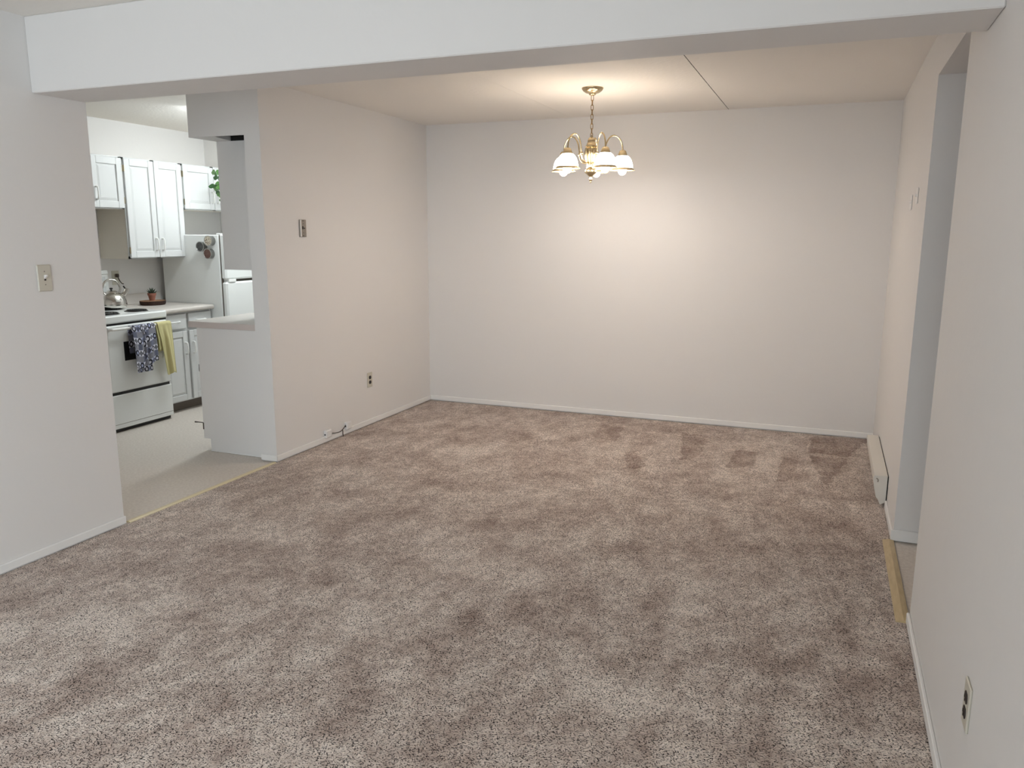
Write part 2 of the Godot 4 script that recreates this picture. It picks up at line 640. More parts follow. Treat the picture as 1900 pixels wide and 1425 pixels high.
	m.heightmap_enabled = true
	m.heightmap_texture = high
	m.heightmap_scale = 0.5
	m.detail_enabled = true
	m.detail_albedo = tone_map
	m.detail_blend_mode = BaseMaterial3D.BLEND_MODE_MUL
	m.detail_uv_layer = BaseMaterial3D.DETAIL_UV_2
	m.rim_enabled = true
	m.rim = 0.25
	m.rim_tint = 0.6
	M.carpet = m
	# the carpet itself: a gently uneven sheet with thickness
	var s := S()
	s.has_uv = true
	var nx := 60
	var nz := 150
	var bumps := FastNoiseLite.new()
	bumps.seed = 5
	bumps.frequency = 1.6
	var pt := func(i: int, j: int) -> Vector3:
		var x := lerpf(XL, XR, float(i) / nx)
		var z := lerpf(ZF, 4.6, float(j) / nz)
		var edge := 0.0 if i == 0 or i == nx or j == 0 or j == nz else 1.0
		return V(x, 0.003 * bumps.get_noise_2d(x, z) * edge, z)
	for i in nx:
		for j in nz:
			var q := [pt.call(i, j), pt.call(i + 1, j), pt.call(i + 1, j + 1), pt.call(i, j + 1)]
			for tri in [[0, 1, 2], [0, 2, 3]]:
				var a: Vector3 = q[tri[0]]
				var b: Vector3 = q[tri[1]]
				var c: Vector3 = q[tri[2]]
				s.tri(a, b, c, Vector3.UP, Vector3.UP, Vector3.UP, Vector2(a.x, a.z) / TILE, Vector2(b.x, b.z) / TILE, Vector2(c.x, c.z) / TILE)
	for p in s.v:
		s.uv2.append(Vector2((p.x - x0) / (W * per), (p.z - z0) / (H * per)))
	var o := struct("floor", s, m)
	o.set_meta("label", "mottled brown and beige cut-pile carpet")
	struct("floor_slab", S().span(V(XL, -0.12, ZF - T), V(XR, -0.012, 4.72)), M.gap)


func pile_lay_shading(splat: Callable) -> void:  # lighter and darker look of the brushed pile, painted into the carpet colour
	var b := func(x, z, ax, az, bx, bz, k): splat.call([x, z, ax, az, bx, bz, k])
	b.call(-2.25,-1.48,0.07,-0.03,-0.05,-0.04,-0.80); b.call(-2.26,-1.59,0.07,-0.03,-0.05,-0.04,-0.60); b.call(-2.24,-1.70,0.09,-0.04,-0.06,-0.05,-0.90)
	b.call(-2.25,-1.81,0.09,-0.04,-0.06,-0.05,-0.80); b.call(-2.23,-1.96,0.05,-0.02,-0.05,-0.04,-0.60); b.call(-2.80,-1.88,0.17,-0.07,-0.12,-0.09,0.50)
	b.call(-2.60,-1.94,0.19,-0.08,-0.11,-0.09,0.70); b.call(-2.48,-2.12,0.15,-0.06,-0.09,-0.09,0.80); b.call(-2.43,-2.29,0.12,-0.05,-0.08,-0.08,0.50)
	b.call(-2.41,-1.68,0.14,-0.05,-0.08,-0.06,0.50); b.call(-2.27,-2.21,0.07,-0.03,-0.05,-0.05,-0.90); b.call(-2.25,-2.34,0.08,-0.03,-0.04,-0.05,-0.70)
	b.call(-2.00,-1.99,0.05,-0.02,-0.05,-0.05,-0.60); b.call(-2.60,-2.91,0.10,-0.04,-0.05,-0.06,-0.60); b.call(-2.61,-2.78,0.08,-0.03,-0.04,-0.05,-0.50)
	b.call(-2.20,-2.70,0.18,-0.07,-0.06,-0.07,-0.70); b.call(-1.94,-2.72,0.07,-0.03,-0.04,-0.05,-0.90); b.call(-1.83,-2.08,0.11,-0.04,-0.08,-0.09,0.30)
	b.call(-2.13,-2.34,0.15,-0.06,-0.07,-0.08,0.45); b.call(-1.69,-2.18,0.11,-0.04,-0.05,-0.06,0.40); b.call(-1.72,-3.06,0.07,-0.03,-0.05,-0.08,-0.80)
	b.call(-1.60,-3.15,0.15,-0.06,-0.05,-0.10,0.70); b.call(-2.62,-3.10,0.15,-0.06,-0.06,-0.08,0.50); b.call(-1.25,-2.65,0.07,-0.03,-0.04,-0.08,-0.80)
	b.call(-1.28,-2.39,0.14,-0.06,-0.05,-0.09,-0.60); b.call(-1.49,-2.18,0.12,-0.05,-0.06,-0.10,-0.60); b.call(-1.31,-1.98,0.12,-0.05,-0.07,-0.11,-0.80)
	b.call(-1.31,-1.83,0.09,-0.04,-0.04,-0.06,-0.80); b.call(-1.62,-2.38,0.08,-0.03,-0.04,-0.06,0.50); b.call(-1.27,-2.18,0.08,-0.03,-0.03,-0.04,0.50)
	b.call(-1.17,-2.26,0.10,-0.04,-0.03,-0.06,-0.40); b.call(-1.55,-2.63,0.15,-0.06,-0.04,-0.08,0.30); b.call(-1.10,-1.96,0.07,-0.03,-0.03,-0.05,-0.80)
	b.call(-0.94,-2.03,0.11,-0.04,-0.04,-0.08,-0.50); b.call(-0.99,-1.85,0.11,-0.04,-0.03,-0.06,-0.60); b.call(-1.51,-1.64,0.12,-0.05,-0.04,-0.05,-0.50)
	b.call(-1.79,-1.79,0.10,-0.04,-0.06,-0.06,-0.40); b.call(-2.06,-1.69,0.07,-0.03,-0.04,-0.03,0.30); b.call(-2.07,-1.54,0.09,-0.04,-0.06,-0.05,0.35)
	b.call(-1.88,-1.52,0.13,-0.05,-0.05,-0.05,-0.40); b.call(-1.72,-1.56,0.11,-0.05,-0.05,-0.05,0.30); b.call(-1.42,-1.78,0.11,-0.05,-0.03,-0.04,0.25)
	b.call(-1.17,-2.57,0.07,-0.03,-0.04,-0.08,-0.40); b.call(-1.04,-2.79,0.07,-0.03,-0.03,-0.08,-0.60); b.call(-0.85,-2.69,0.09,-0.04,-0.02,-0.06,-0.80)
	b.call(-0.66,-2.53,0.06,-0.03,-0.02,-0.07,-0.80); b.call(-0.49,-2.60,0.12,-0.05,-0.02,-0.10,-0.80); b.call(-0.37,-2.68,0.07,-0.03,-0.01,-0.09,-0.70)
	b.call(-0.25,-2.74,0.10,-0.04,-0.01,-0.07,-0.70); b.call(-0.11,-2.72,0.07,-0.03,-0.00,-0.07,-0.60); b.call(0.01,-2.78,0.06,-0.03,-0.00,-0.06,-0.80)
	b.call(-0.14,-2.95,0.05,-0.02,-0.01,-0.07,-0.50); b.call(0.15,-3.13,0.06,-0.02,0.00,-0.13,-0.70); b.call(0.18,-2.97,0.05,-0.02,0.00,-0.08,-0.60)
	b.call(0.35,-2.87,0.05,-0.02,0.01,-0.15,-0.50); b.call(0.34,-2.62,0.04,-0.02,0.01,-0.19,-0.50); b.call(-0.10,-2.45,0.05,-0.02,-0.01,-0.09,-0.80)
	b.call(-0.07,-2.26,0.04,-0.02,-0.01,-0.15,-0.70); b.call(-0.16,-2.31,0.04,-0.02,-0.01,-0.10,-0.40); b.call(-0.43,-2.13,0.05,-0.02,-0.02,-0.07,-0.80)
	b.call(-0.39,-2.27,0.04,-0.02,-0.01,-0.05,-0.60); b.call(0.20,-2.71,0.07,-0.03,0.00,-0.12,-0.70); b.call(0.20,-2.52,0.05,-0.02,0.00,-0.06,-0.60)
	b.call(-0.46,-3.24,0.13,-0.05,-0.02,-0.15,0.70); b.call(-0.41,-3.07,0.09,-0.04,-0.01,-0.07,0.50); b.call(-0.49,-2.40,0.08,-0.03,-0.02,-0.09,0.70)
	b.call(-0.29,-2.45,0.09,-0.04,-0.01,-0.07,0.40); b.call(-0.28,-2.15,0.07,-0.03,-0.01,-0.08,0.50); b.call(0.03,-2.39,0.09,-0.04,-0.00,-0.12,0.60)
	b.call(0.24,-2.89,0.07,-0.03,0.00,-0.09,0.45); b.call(-0.12,-3.10,0.11,-0.04,-0.00,-0.06,0.50); b.call(-1.23,-3.06,0.14,-0.06,-0.04,-0.10,0.70)
	b.call(-1.19,-3.60,0.28,-0.12,-0.04,-0.13,0.60); b.call(-0.85,-3.57,0.10,-0.04,-0.02,-0.09,-0.40); b.call(-0.57,-3.03,0.06,-0.03,-0.04,-0.20,-0.60)
	b.call(-0.89,-2.99,0.08,-0.04,-0.04,-0.14,-0.60); b.call(-0.45,-3.74,0.16,-0.07,-0.01,-0.08,-0.30); b.call(0.00,-3.43,0.10,-0.04,-0.00,-0.13,0.35)
	b.call(0.16,-3.66,0.13,-0.05,0.00,-0.11,-0.30); b.call(0.26,-3.46,0.06,-0.02,0.00,-0.10,0.25); b.call(-0.57,-2.31,0.08,-0.03,-0.02,-0.08,0.40)
	b.call(-0.80,-2.19,0.11,-0.04,-0.03,-0.08,-0.40); b.call(-0.75,-1.97,0.10,-0.04,-0.02,-0.05,-0.30); b.call(0.10,-4.28,0.21,-0.09,0.00,-0.16,-0.45)
	b.call(-0.14,-3.62,0.16,-0.06,-0.01,-0.12,0.25); b.call(-0.19,-2.55,0.06,-0.03,-0.00,-0.05,0.20); b.call(-2.50,-5.49,0.14,-0.06,-0.06,-0.12,-0.70)
	b.call(-2.76,-5.47,0.09,-0.04,-0.06,-0.12,-0.60); b.call(-2.48,-5.16,0.13,-0.05,-0.05,-0.11,-0.70); b.call(-2.09,-5.42,0.12,-0.05,-0.05,-0.14,-0.70)
	b.call(-1.72,-5.50,0.07,-0.03,-0.04,-0.14,-0.80); b.call(-3.17,-6.21,0.13,-0.06,-0.09,-0.19,-0.40); b.call(-2.58,-6.17,0.33,-0.14,-0.06,-0.15,-0.50)
	b.call(-2.04,-6.33,0.15,-0.06,-0.06,-0.18,-0.50); b.call(-3.29,-5.02,0.28,-0.12,-0.07,-0.11,-0.55); b.call(-3.22,-5.51,0.24,-0.10,-0.07,-0.13,-0.45)
	b.call(-2.29,-4.44,0.09,-0.04,-0.06,-0.11,-0.60); b.call(-2.15,-4.17,0.08,-0.03,-0.04,-0.07,-0.80); b.call(-2.60,-3.78,0.10,-0.04,-0.04,-0.06,-0.60)
	b.call(-2.45,-3.85,0.10,-0.04,-0.05,-0.08,-0.50); b.call(-2.32,-3.33,0.08,-0.04,-0.07,-0.10,-0.70); b.call(-1.57,-3.62,0.06,-0.03,-0.04,-0.09,-0.60)
	b.call(-1.19,-4.01,0.07,-0.03,-0.03,-0.09,-0.50); b.call(-2.28,-4.88,0.19,-0.08,-0.06,-0.13,0.70); b.call(-3.06,-4.81,0.16,-0.07,-0.10,-0.16,0.60)
	b.call(-2.77,-4.12,0.19,-0.08,-0.10,-0.15,0.50); b.call(-2.04,-3.98,0.10,-0.04,-0.04,-0.08,0.60); b.call(-2.93,-5.51,0.11,-0.04,-0.06,-0.12,0.60)
	b.call(-1.89,-5.50,0.13,-0.06,-0.04,-0.12,0.60); b.call(-1.58,-4.14,0.17,-0.07,-0.04,-0.11,0.40); b.call(-1.50,-4.58,0.13,-0.05,-0.04,-0.11,-0.35)
	b.call(-2.05,-4.78,0.06,-0.03,-0.04,-0.09,-0.50); b.call(-1.82,-4.96,0.06,-0.03,-0.03,-0.08,-0.70); b.call(-2.38,-3.97,0.11,-0.04,-0.04,-0.07,0.30)
	b.call(-1.72,-3.39,0.15,-0.06,-0.04,-0.08,0.40); b.call(-2.04,-3.30,0.11,-0.05,-0.05,-0.08,0.30); b.call(-1.32,-3.72,0.16,-0.06,-0.05,-0.13,-0.30)
	b.call(-2.05,-3.65,0.11,-0.05,-0.04,-0.07,-0.40); b.call(-1.66,-4.24,0.05,-0.02,-0.02,-0.06,-0.30); b.call(-1.13,-5.07,0.05,-0.02,-0.04,-0.18,-0.80)
	b.call(-1.17,-5.56,0.11,-0.05,-0.04,-0.17,-0.60); b.call(-1.51,-5.73,0.11,-0.04,-0.05,-0.21,-0.60); b.call(-1.10,-6.13,0.16,-0.07,-0.03,-0.14,-0.50)
	b.call(-1.64,-6.21,0.19,-0.08,-0.04,-0.15,-0.60); b.call(-0.46,-4.54,0.05,-0.02,-0.01,-0.08,-0.70); b.call(-0.23,-4.54,0.08,-0.03,-0.00,-0.06,-0.60)
	b.call(-0.03,-4.34,0.05,-0.02,-0.00,-0.08,-0.80); b.call(0.12,-4.35,0.10,-0.04,0.00,-0.11,-0.70); b.call(-0.48,-4.10,0.05,-0.02,-0.01,-0.09,-0.70)
	b.call(-0.23,-3.81,0.03,-0.01,-0.00,-0.05,-0.80); b.call(0.16,-4.78,0.08,-0.03,0.00,-0.05,-0.70); b.call(-0.10,-5.12,0.05,-0.02,-0.00,-0.09,-0.90)
	b.call(-0.79,-4.89,0.04,-0.02,-0.01,-0.07,-0.50); b.call(-0.91,-4.55,0.06,-0.02,-0.03,-0.13,-0.50); b.call(-0.80,-4.02,0.06,-0.02,-0.01,-0.06,-0.60)
	b.call(-0.78,-3.59,0.12,-0.05,-0.02,-0.08,-0.60); b.call(-0.20,-4.32,0.07,-0.03,-0.00,-0.07,-0.40); b.call(-0.54,-4.99,0.10,-0.04,-0.02,-0.19,0.60)
	b.call(-0.99,-5.08,0.12,-0.05,-0.04,-0.20,0.50); b.call(-1.27,-5.32,0.09,-0.04,-0.04,-0.18,0.50); b.call(-0.48,-5.85,0.13,-0.06,-0.01,-0.10,0.50)
	b.call(-0.30,-5.37,0.06,-0.03,-0.02,-0.25,0.50); b.call(-0.79,-4.22,0.13,-0.05,-0.02,-0.08,0.40); b.call(-0.41,-4.26,0.10,-0.04,-0.01,-0.05,0.35)
	b.call(-1.23,-4.71,0.15,-0.06,-0.06,-0.21,0.30); b.call(0.22,-4.64,0.10,-0.04,0.00,-0.15,0.25); b.call(-0.22,-4.01,0.16,-0.06,-0.01,-0.07,0.30)
	b.call(0.29,-5.53,0.09,-0.04,0.01,-0.26,0.30); b.call(-0.23,-6.05,0.10,-0.04,-0.01,-0.10,0.30); b.call(-0.67,-5.97,0.07,-0.03,-0.01,-0.09,-0.40)
	b.call(0.23,-3.94,0.11,-0.05,0.00,-0.09,-0.30); b.call(-0.55,-3.58,0.12,-0.05,-0.01,-0.08,0.30); b.call(0.06,-3.98,0.11,-0.05,-0.00,-0.09,-0.25)


func plate_outlet(called: String, label: String, at: Vector3, turn: float, group: String) -> void:
	var t := thing(called, label, "outlet", at, group, turn)
	part(t, "plate", S().box(V(0, 0, 0.003), V(0.072, 0.118, 0.006), 0.0025), M.ivory, false)
	for s in [-1.0, 1.0]:
		var oval := PackedVector2Array()
		for i in 20:
			var a := TAU * i / 20.0
			oval.append(Vector2(cos(a) * 0.0165, clampf(sin(a) * 0.0175, -0.0135, 0.0135)))
		var r := part(t, "receptacle", S().prism(oval, V(0, s * 0.0195, 0.0055), V(1, 0, 0), V(0, 1, 0), V(0, 0, 0.0025)), M.socket, false)
		part(r, "slot", S().box(V(-0.006, 0.015, 0.0028), V(0.002, 0.008, 0.001)).box(V(0.006, 0.015, 0.0028), V(0.002, 0.007, 0.001)).box(V(0, 0.006, 0.0028), V(0.004, 0.004, 0.001)), M.black, false)
	part(t, "screw", S().lathe(V(0, 0, 0.006), [Vector2(0, 0.0012), Vector2(0.0025, 0.0008), Vector2(0.003, 0)], 10, V(0, 0, 1)), M.ivory, false)


func wall_fittings() -> void:
	# switch beside the kitchen opening
	var t := thing("light_switch", "ivory toggle light switch on the left wall before the kitchen opening", "light switch", V(XL, 1.305, -2.583), "", PI / 2)
	part(t, "plate", S().box(V(0, 0, 0.004), V(0.072, 0.122, 0.008), 0.004), M.ivory, false)
	part(t, "toggle", S().prism(PackedVector2Array([Vector2(-0.004, -0.011), Vector2(0.0, -0.011), Vector2(0.016, 0.004), Vector2(0.013, 0.010), Vector2(-0.004, 0.007)]), V(-0.004, 0.006, 0.008), V(0, 0, 1), V(0, 1, 0), V(0.008, 0, 0)), M.white_plastic, false)
	part(t, "slot", S().box(V(0, -0.0075, 0.0082), V(0.009, 0.008, 0.002)), M.socket, false)
	for y in [-0.03, 0.03]:
		part(t, "screw", S().lathe(V(0, y, 0.008), [Vector2(0, 0.001), Vector2(0.003, 0.0006), Vector2(0.0035, 0)], 12, V(0, 0, 1)), M.grey_plate, false)
	# grey jack plate at eye height on the dining room's left wall
	t = thing("jack_plate", "grey metal jack plate with dark screws high on the dining wall", "wall plate", V(XL, 1.546, -4.532), "", PI / 2)
	part(t, "plate", S().box(V(0, 0, 0.005), V(0.068, 0.116, 0.010), 0.002), M.grey_plate, false)
	part(t, "rail", S().box(V(-0.029, 0, 0.012), V(0.008, 0.112, 0.006), 0.0015), M.white_plastic, false)
	part(t, "port", S().box(V(-0.005, 0.004, 0.010), V(0.012, 0.02, 0.005), 0.001), M.socket, false)
	part(t, "knob", S().lathe(V(0.012, 0.0, 0.010), [Vector2(0, 0.004), Vector2(0.004, 0.003), Vector2(0.005, 0)], 12, V(0, 0, 1)), M.socket, false)
	for e in [[0.05, 0.0045], [0.03, 0.0028], [-0.03, 0.0028], [-0.05, 0.0045]]:
		part(t, "screw", S().lathe(V(0, e[0], 0.010), [Vector2(0, 0.0016), Vector2(e[1] * 0.8, 0.0012), Vector2(e[1], 0)], 12, V(0, 0, 1)), M.socket, false)
	plate_outlet("wall_outlet", "ivory outlet with dark brown sockets low on the dining wall left of the far corner", V(XL, 0.365, -5.318), PI / 2, "")
	plate_outlet("wall_outlet", "ivory outlet with dark sockets low on the near right wall by the foreground", V(XR, 0.382, -2.035), -PI / 2, "")
	# two plates on the right wall, seen nearly edge on
	for e in [[1.712, -4.625, "white switch plate seen edge on beside the right doorway, nearer of the two"], [1.690, -4.945, "white switch plate seen edge on farther along the right wall towards the far corner"]]:
		t = thing("switch_plate", e[2], "wall plate", V(XR, e[0], e[1]), "switch plates on the right wall", -PI / 2)
		part(t, "plate", S().box(V(0, 0, 0.0035), V(0.07, 0.082, 0.005), 0.0015), M.white_plastic, false)
		part(t, "backing", S().box(V(0, 0, 0.001), V(0.064, 0.074, 0.002)), M.gap, false)
		part(t, "toggle", S().box(V(0, 0.002, 0.009), V(0.008, 0.014, 0.008), 0.002), M.white_plastic, false)
	# two surface phone jacks above the baseboard, with their cable
	for e in [[0.066, -4.71, "white phone jack box with a black port above the dining baseboard, the left of two", true], [0.070, -4.975, "white phone jack box nearer the far corner above the dining baseboard, the right of two", false]]:
		t = thing("phone_jack", e[2], "phone jack", V(XL, e[0], e[1]), "phone jacks on the dining wall", PI / 2)
		part(t, "housing", S().box(V(0, 0, 0.0135), V(0.068, 0.058, 0.027), 0.005), M.white_plastic, false)
		part(t, "cover", S().box(V(0.006, 0, 0.0275), V(0.05, 0.046, 0.003), 0.0012), M.white_plastic, false)
		part(t, "port", S().box(V(-0.034, -0.002, 0.0135), V(0.002, 0.011, 0.011)), M.black, false)
	var x := XL + 0.018
	var c := thing("phone_cable", "short brown phone cable running between the two jacks and down to the carpet", "cable", V(x, 0.03, -4.87))
	part(c, "cord", S().tube(curve([V(XL + 0.012, 0.058, -4.755), V(x, 0.052, -4.79), V(x, 0.046, -4.85), V(x, 0.052, -4.885), V(x, 0.066, -4.915), V(x - 0.004, 0.080, -4.945)], 5), 0.0032, 8), M.cable)
	part(c, "cord", S().tube(curve([V(x, 0.056, -4.893), V(x, 0.04, -4.896), V(x, 0.02, -4.896), V(x + 0.002, 0.002, -4.897)], 4), 0.0032, 8), M.cable)


func curve(p: Array, per: int) -> Array:
	# a smooth line through the points
	var out := []
	for i in p.size() - 1:
		var a: Vector3 = p[maxi(i - 1, 0)]
		var b: Vector3 = p[i]
		var c: Vector3 = p[i + 1]
		var d: Vector3 = p[mini(i + 2, p.size() - 1)]
		for k in per:
			out.append(b.cubic_interpolate(c, a, d, float(k) / per))
	out.append(p[-1])
	return out


func heater() -> void:
	var z1 := -4.72
	var z0 := -5.72
	var t := thing("baseboard_heater", "long white electric baseboard heater along the right wall", "heater", V(XR - 0.045, 0.012, (z0 + z1) / 2))
	var enamel := mat(rgb(226, 221, 212), 0.35)
	var prof := PackedVector2Array([Vector2(0.006, 0.184), Vector2(0.006, 0.03), Vector2(0.034, 0.016), Vector2(0.050, 0.05), Vector2(0.057, 0.056), Vector2(0.071, 0.112), Vector2(0.077, 0.165), Vector2(0.073, 0.180)])
	part(t, "casing", S().prism(prof, V(XR, 0, z0), V(-1, 0, 0), V(0, 1, 0), V(0, 0, z1 - 0.05 - z0)), enamel)
	var prof_b := PackedVector2Array()
	for p in prof:
		prof_b.append(Vector2(p.x * 1.005, 0.1 + (p.y - 0.1) * 1.01))
	var e := part(t, "end_cap", S().prism(prof_b, V(XR, 0, z1 - 0.049), V(-1, 0, 0), V(0, 1, 0), V(0, 0, 0.049)), enamel)
	part(e, "latch", S().tube(curve([V(XR - 0.063, 0.168, z1 + 0.002), V(XR - 0.053, 0.158, z1 + 0.003), V(XR - 0.055, 0.146, z1 + 0.003)], 4), 0.003, 8), M.grey_plate)
	part(t, "outlet_slot", S().span(V(XR - 0.0585, 0.0575, z0 + 0.03), V(XR - 0.05, 0.0605, z1 - 0.08)), M.gap)
	part(t, "mounting_strip", S().span(V(XR - 0.0065, 0.03, z0 + 0.01), V(XR - 0.0005, 0.176, z1 - 0.01)), M.gap)


func chandelier() -> void:
	var at := V(-1.506, HC, -5.144)
	var t := thing("chandelier", "brass five-arm chandelier with lit white glass bell shades hanging from the ceiling", "chandelier", at)
	part(t, "canopy", S().lathe(at, [Vector2(0.070, 0.0), Vector2(0.070, -0.006), Vector2(0.062, -0.018), Vector2(0.045, -0.030), Vector2(0.024, -0.036), Vector2(0.022, -0.042), Vector2(0.010, -0.048), Vector2(0.0, -0.050)].map(func(p): return p), 40), M.brass)
	# chain
	var y := HC - 0.048
	for k in 9:
		var link := []
		for i in 20:
			var a := TAU * i / 20.0
			var w := cos(a) * 0.0075
			var h := signf(sin(a)) * 0.010 + sin(a) * 0.0075
			link.append(V(w if k % 2 == 0 else 0.0, h, 0.0 if k % 2 == 0 else w))
		var s := S()
		s.xf = Transform3D(Basis(), V(at.x, y - 0.015, at.z))
		part(t, "chain_link", s.tube(link, 0.0022, 6, true), M.chain)
		y -= 0.0292
	# turned column: cap, ring, fluted body, bowl and finial
	var c := V(at.x, 0, at.z)
	part(t, "loop", S().tube([V(c.x, 2.150, c.z), V(c.x, 2.128, c.z)], 0.004, 8), M.brass)
	part(t, "column_cap", S().lathe(c, [Vector2(0, 2.136), Vector2(0.012, 2.134), Vector2(0.022, 2.124), Vector2(0.025, 2.110), Vector2(0.024, 2.104), Vector2(0.030, 2.095), Vector2(0.033, 2.082), Vector2(0.040, 2.079), Vector2(0.040, 2.073), Vector2(0.030, 2.070), Vector2(0, 2.070)], 32), M.brass)
	part(t, "column", S().lathe(c, [Vector2(0.028, 2.072), Vector2(0.036, 2.058), Vector2(0.036, 2.03), Vector2(0.031, 2.0), Vector2(0.022, 1.965), Vector2(0.017, 1.945), Vector2(0.020, 1.940)], 32), M.brass)
	for i in 8:
		var a := TAU * i / 8.0
		var d := V(cos(a), 0, sin(a))
		part(t, "leaf_rib", S().tube([c + d * 0.036 + V(0, 2.066, 0), c + d * 0.038 + V(0, 2.04, 0), c + d * 0.034 + V(0, 2.0, 0), c + d * 0.024 + V(0, 1.962, 0)], [0.006, 0.009, 0.008, 0.003], 8), M.brass)
	part(t, "bowl", S().lathe(c, [Vector2(0.018, 1.944), Vector2(0.030, 1.938), Vector2(0.040, 1.924), Vector2(0.037, 1.908), Vector2(0.024, 1.897), Vector2(0.019, 1.892), Vector2(0.013, 1.886), Vector2(0.0, 1.885)], 32), M.brass)
	part(t, "finial", S().lathe(c, [Vector2(0.006, 1.888), Vector2(0.007, 1.878), Vector2(0.012, 1.870), Vector2(0.011, 1.861), Vector2(0.005, 1.856), Vector2(0.006, 1.851), Vector2(0.004, 1.845), Vector2(0, 1.844)], 20), M.brass)
	var shade_glass := mat(Color(0.97, 0.95, 0.90), 0.35)
	shade_glass.backlight_enabled = true
	shade_glass.backlight = Color(0.98, 0.95, 0.88)
	shade_glass.emission_enabled = true
	shade_glass.emission = Color(1.0, 0.968, 0.945)
	shade_glass.emission_energy_multiplier = SHADE_GLOW
	shade_glass.cull_mode = BaseMaterial3D.CULL_DISABLED
	var bulb_glass := mat(Color(1.0, 0.95, 0.85), 0.3)
	bulb_glass.emission_enabled = true
	bulb_glass.emission = Color(1.0, 0.92, 0.80)
	bulb_glass.emission_energy_multiplier = BULB_GLOW
	var rim_mat := mat(rgb(196, 176, 140), 0.25, 0.7)
	# five arms round the column; angle 0 looks back towards the camera
	var toward := V(-at.x, 0, -at.z).normalized()
	var across := V(-toward.z, 0, toward.x) * -1.0
	if across.dot(V(1, 0, 0)) < 0.0:
		across = -across
	for k in 5:
		var a := deg_to_rad(25.5 + 72.0 * k)
		var d := toward * cos(a) + across * sin(a)
		var P := func(r: float, h: float) -> Vector3: return c + d * r + V(0, h, 0)
		var arm := part(t, "arm", S().tube(curve([P.call(0.020, 1.975), P.call(0.050, 1.972), P.call(0.078, 1.995), P.call(0.088, 2.040), P.call(0.097, 2.092), P.call(0.118, 2.132), P.call(0.146, 2.146), P.call(0.178, 2.132), P.call(0.200, 2.096), P.call(0.207, 2.05)], 6), 0.0048, 10), M.brass)
		part(arm, "scroll", S().lathe(P.call(0.086, 2.028), [Vector2(0, 0.012), Vector2(0.008, 0.009), Vector2(0.012, 0), Vector2(0.008, -0.009), Vector2(0, -0.012)], 14), M.brass)
		var b: Vector3 = P.call(0.207, 0.0)
		part(t, "socket_cup", S().lathe(b, [Vector2(0, 2.056), Vector2(0.014, 2.055), Vector2(0.022, 2.048), Vector2(0.027, 2.034), Vector2(0.031, 2.024), Vector2(0.031, 2.018), Vector2(0.012, 2.016)], 24), M.brass)
		var outer := [Vector2(0.024, 2.021), Vector2(0.035, 2.017), Vector2(0.046, 2.008), Vector2(0.056, 1.994), Vector2(0.064, 1.974), Vector2(0.068, 1.955), Vector2(0.070, 1.938)]
		var shade := part(t, "glass_shade", S().lathe(b, outer, 40), shade_glass)
		part(shade, "rim", S().lathe(b, [Vector2(0.070, 1.940), Vector2(0.0705, 1.936), Vector2(0.082, 1.927), Vector2(0.082, 1.925), Vector2(0.070, 1.933), Vector2(0.0685, 1.940)], 40), rim_mat)
		var bulb := part(t, "bulb", S().lathe(b, [Vector2(0.0, 1.894), Vector2(0.013, 1.897), Vector2(0.023, 1.906), Vector2(0.0285, 1.920), Vector2(0.028, 1.935), Vector2(0.021, 1.956), Vector2(0.014, 1.974), Vector2(0.013, 2.012), Vector2(0, 2.012)], 24), bulb_glass)
		var l := OmniLight3D.new()
		l.name = "bulb_light"
		l.light_color = LAMP_COLOR
		l.light_energy = LAMP
		l.light_size = 0.028
		l.omni_range = 12.0
		l.omni_attenuation = 2.0
		l.shadow_enabled = true
		l.position = V(b.x, 1.925, b.z) - t.position
		t.add_child(l, true)


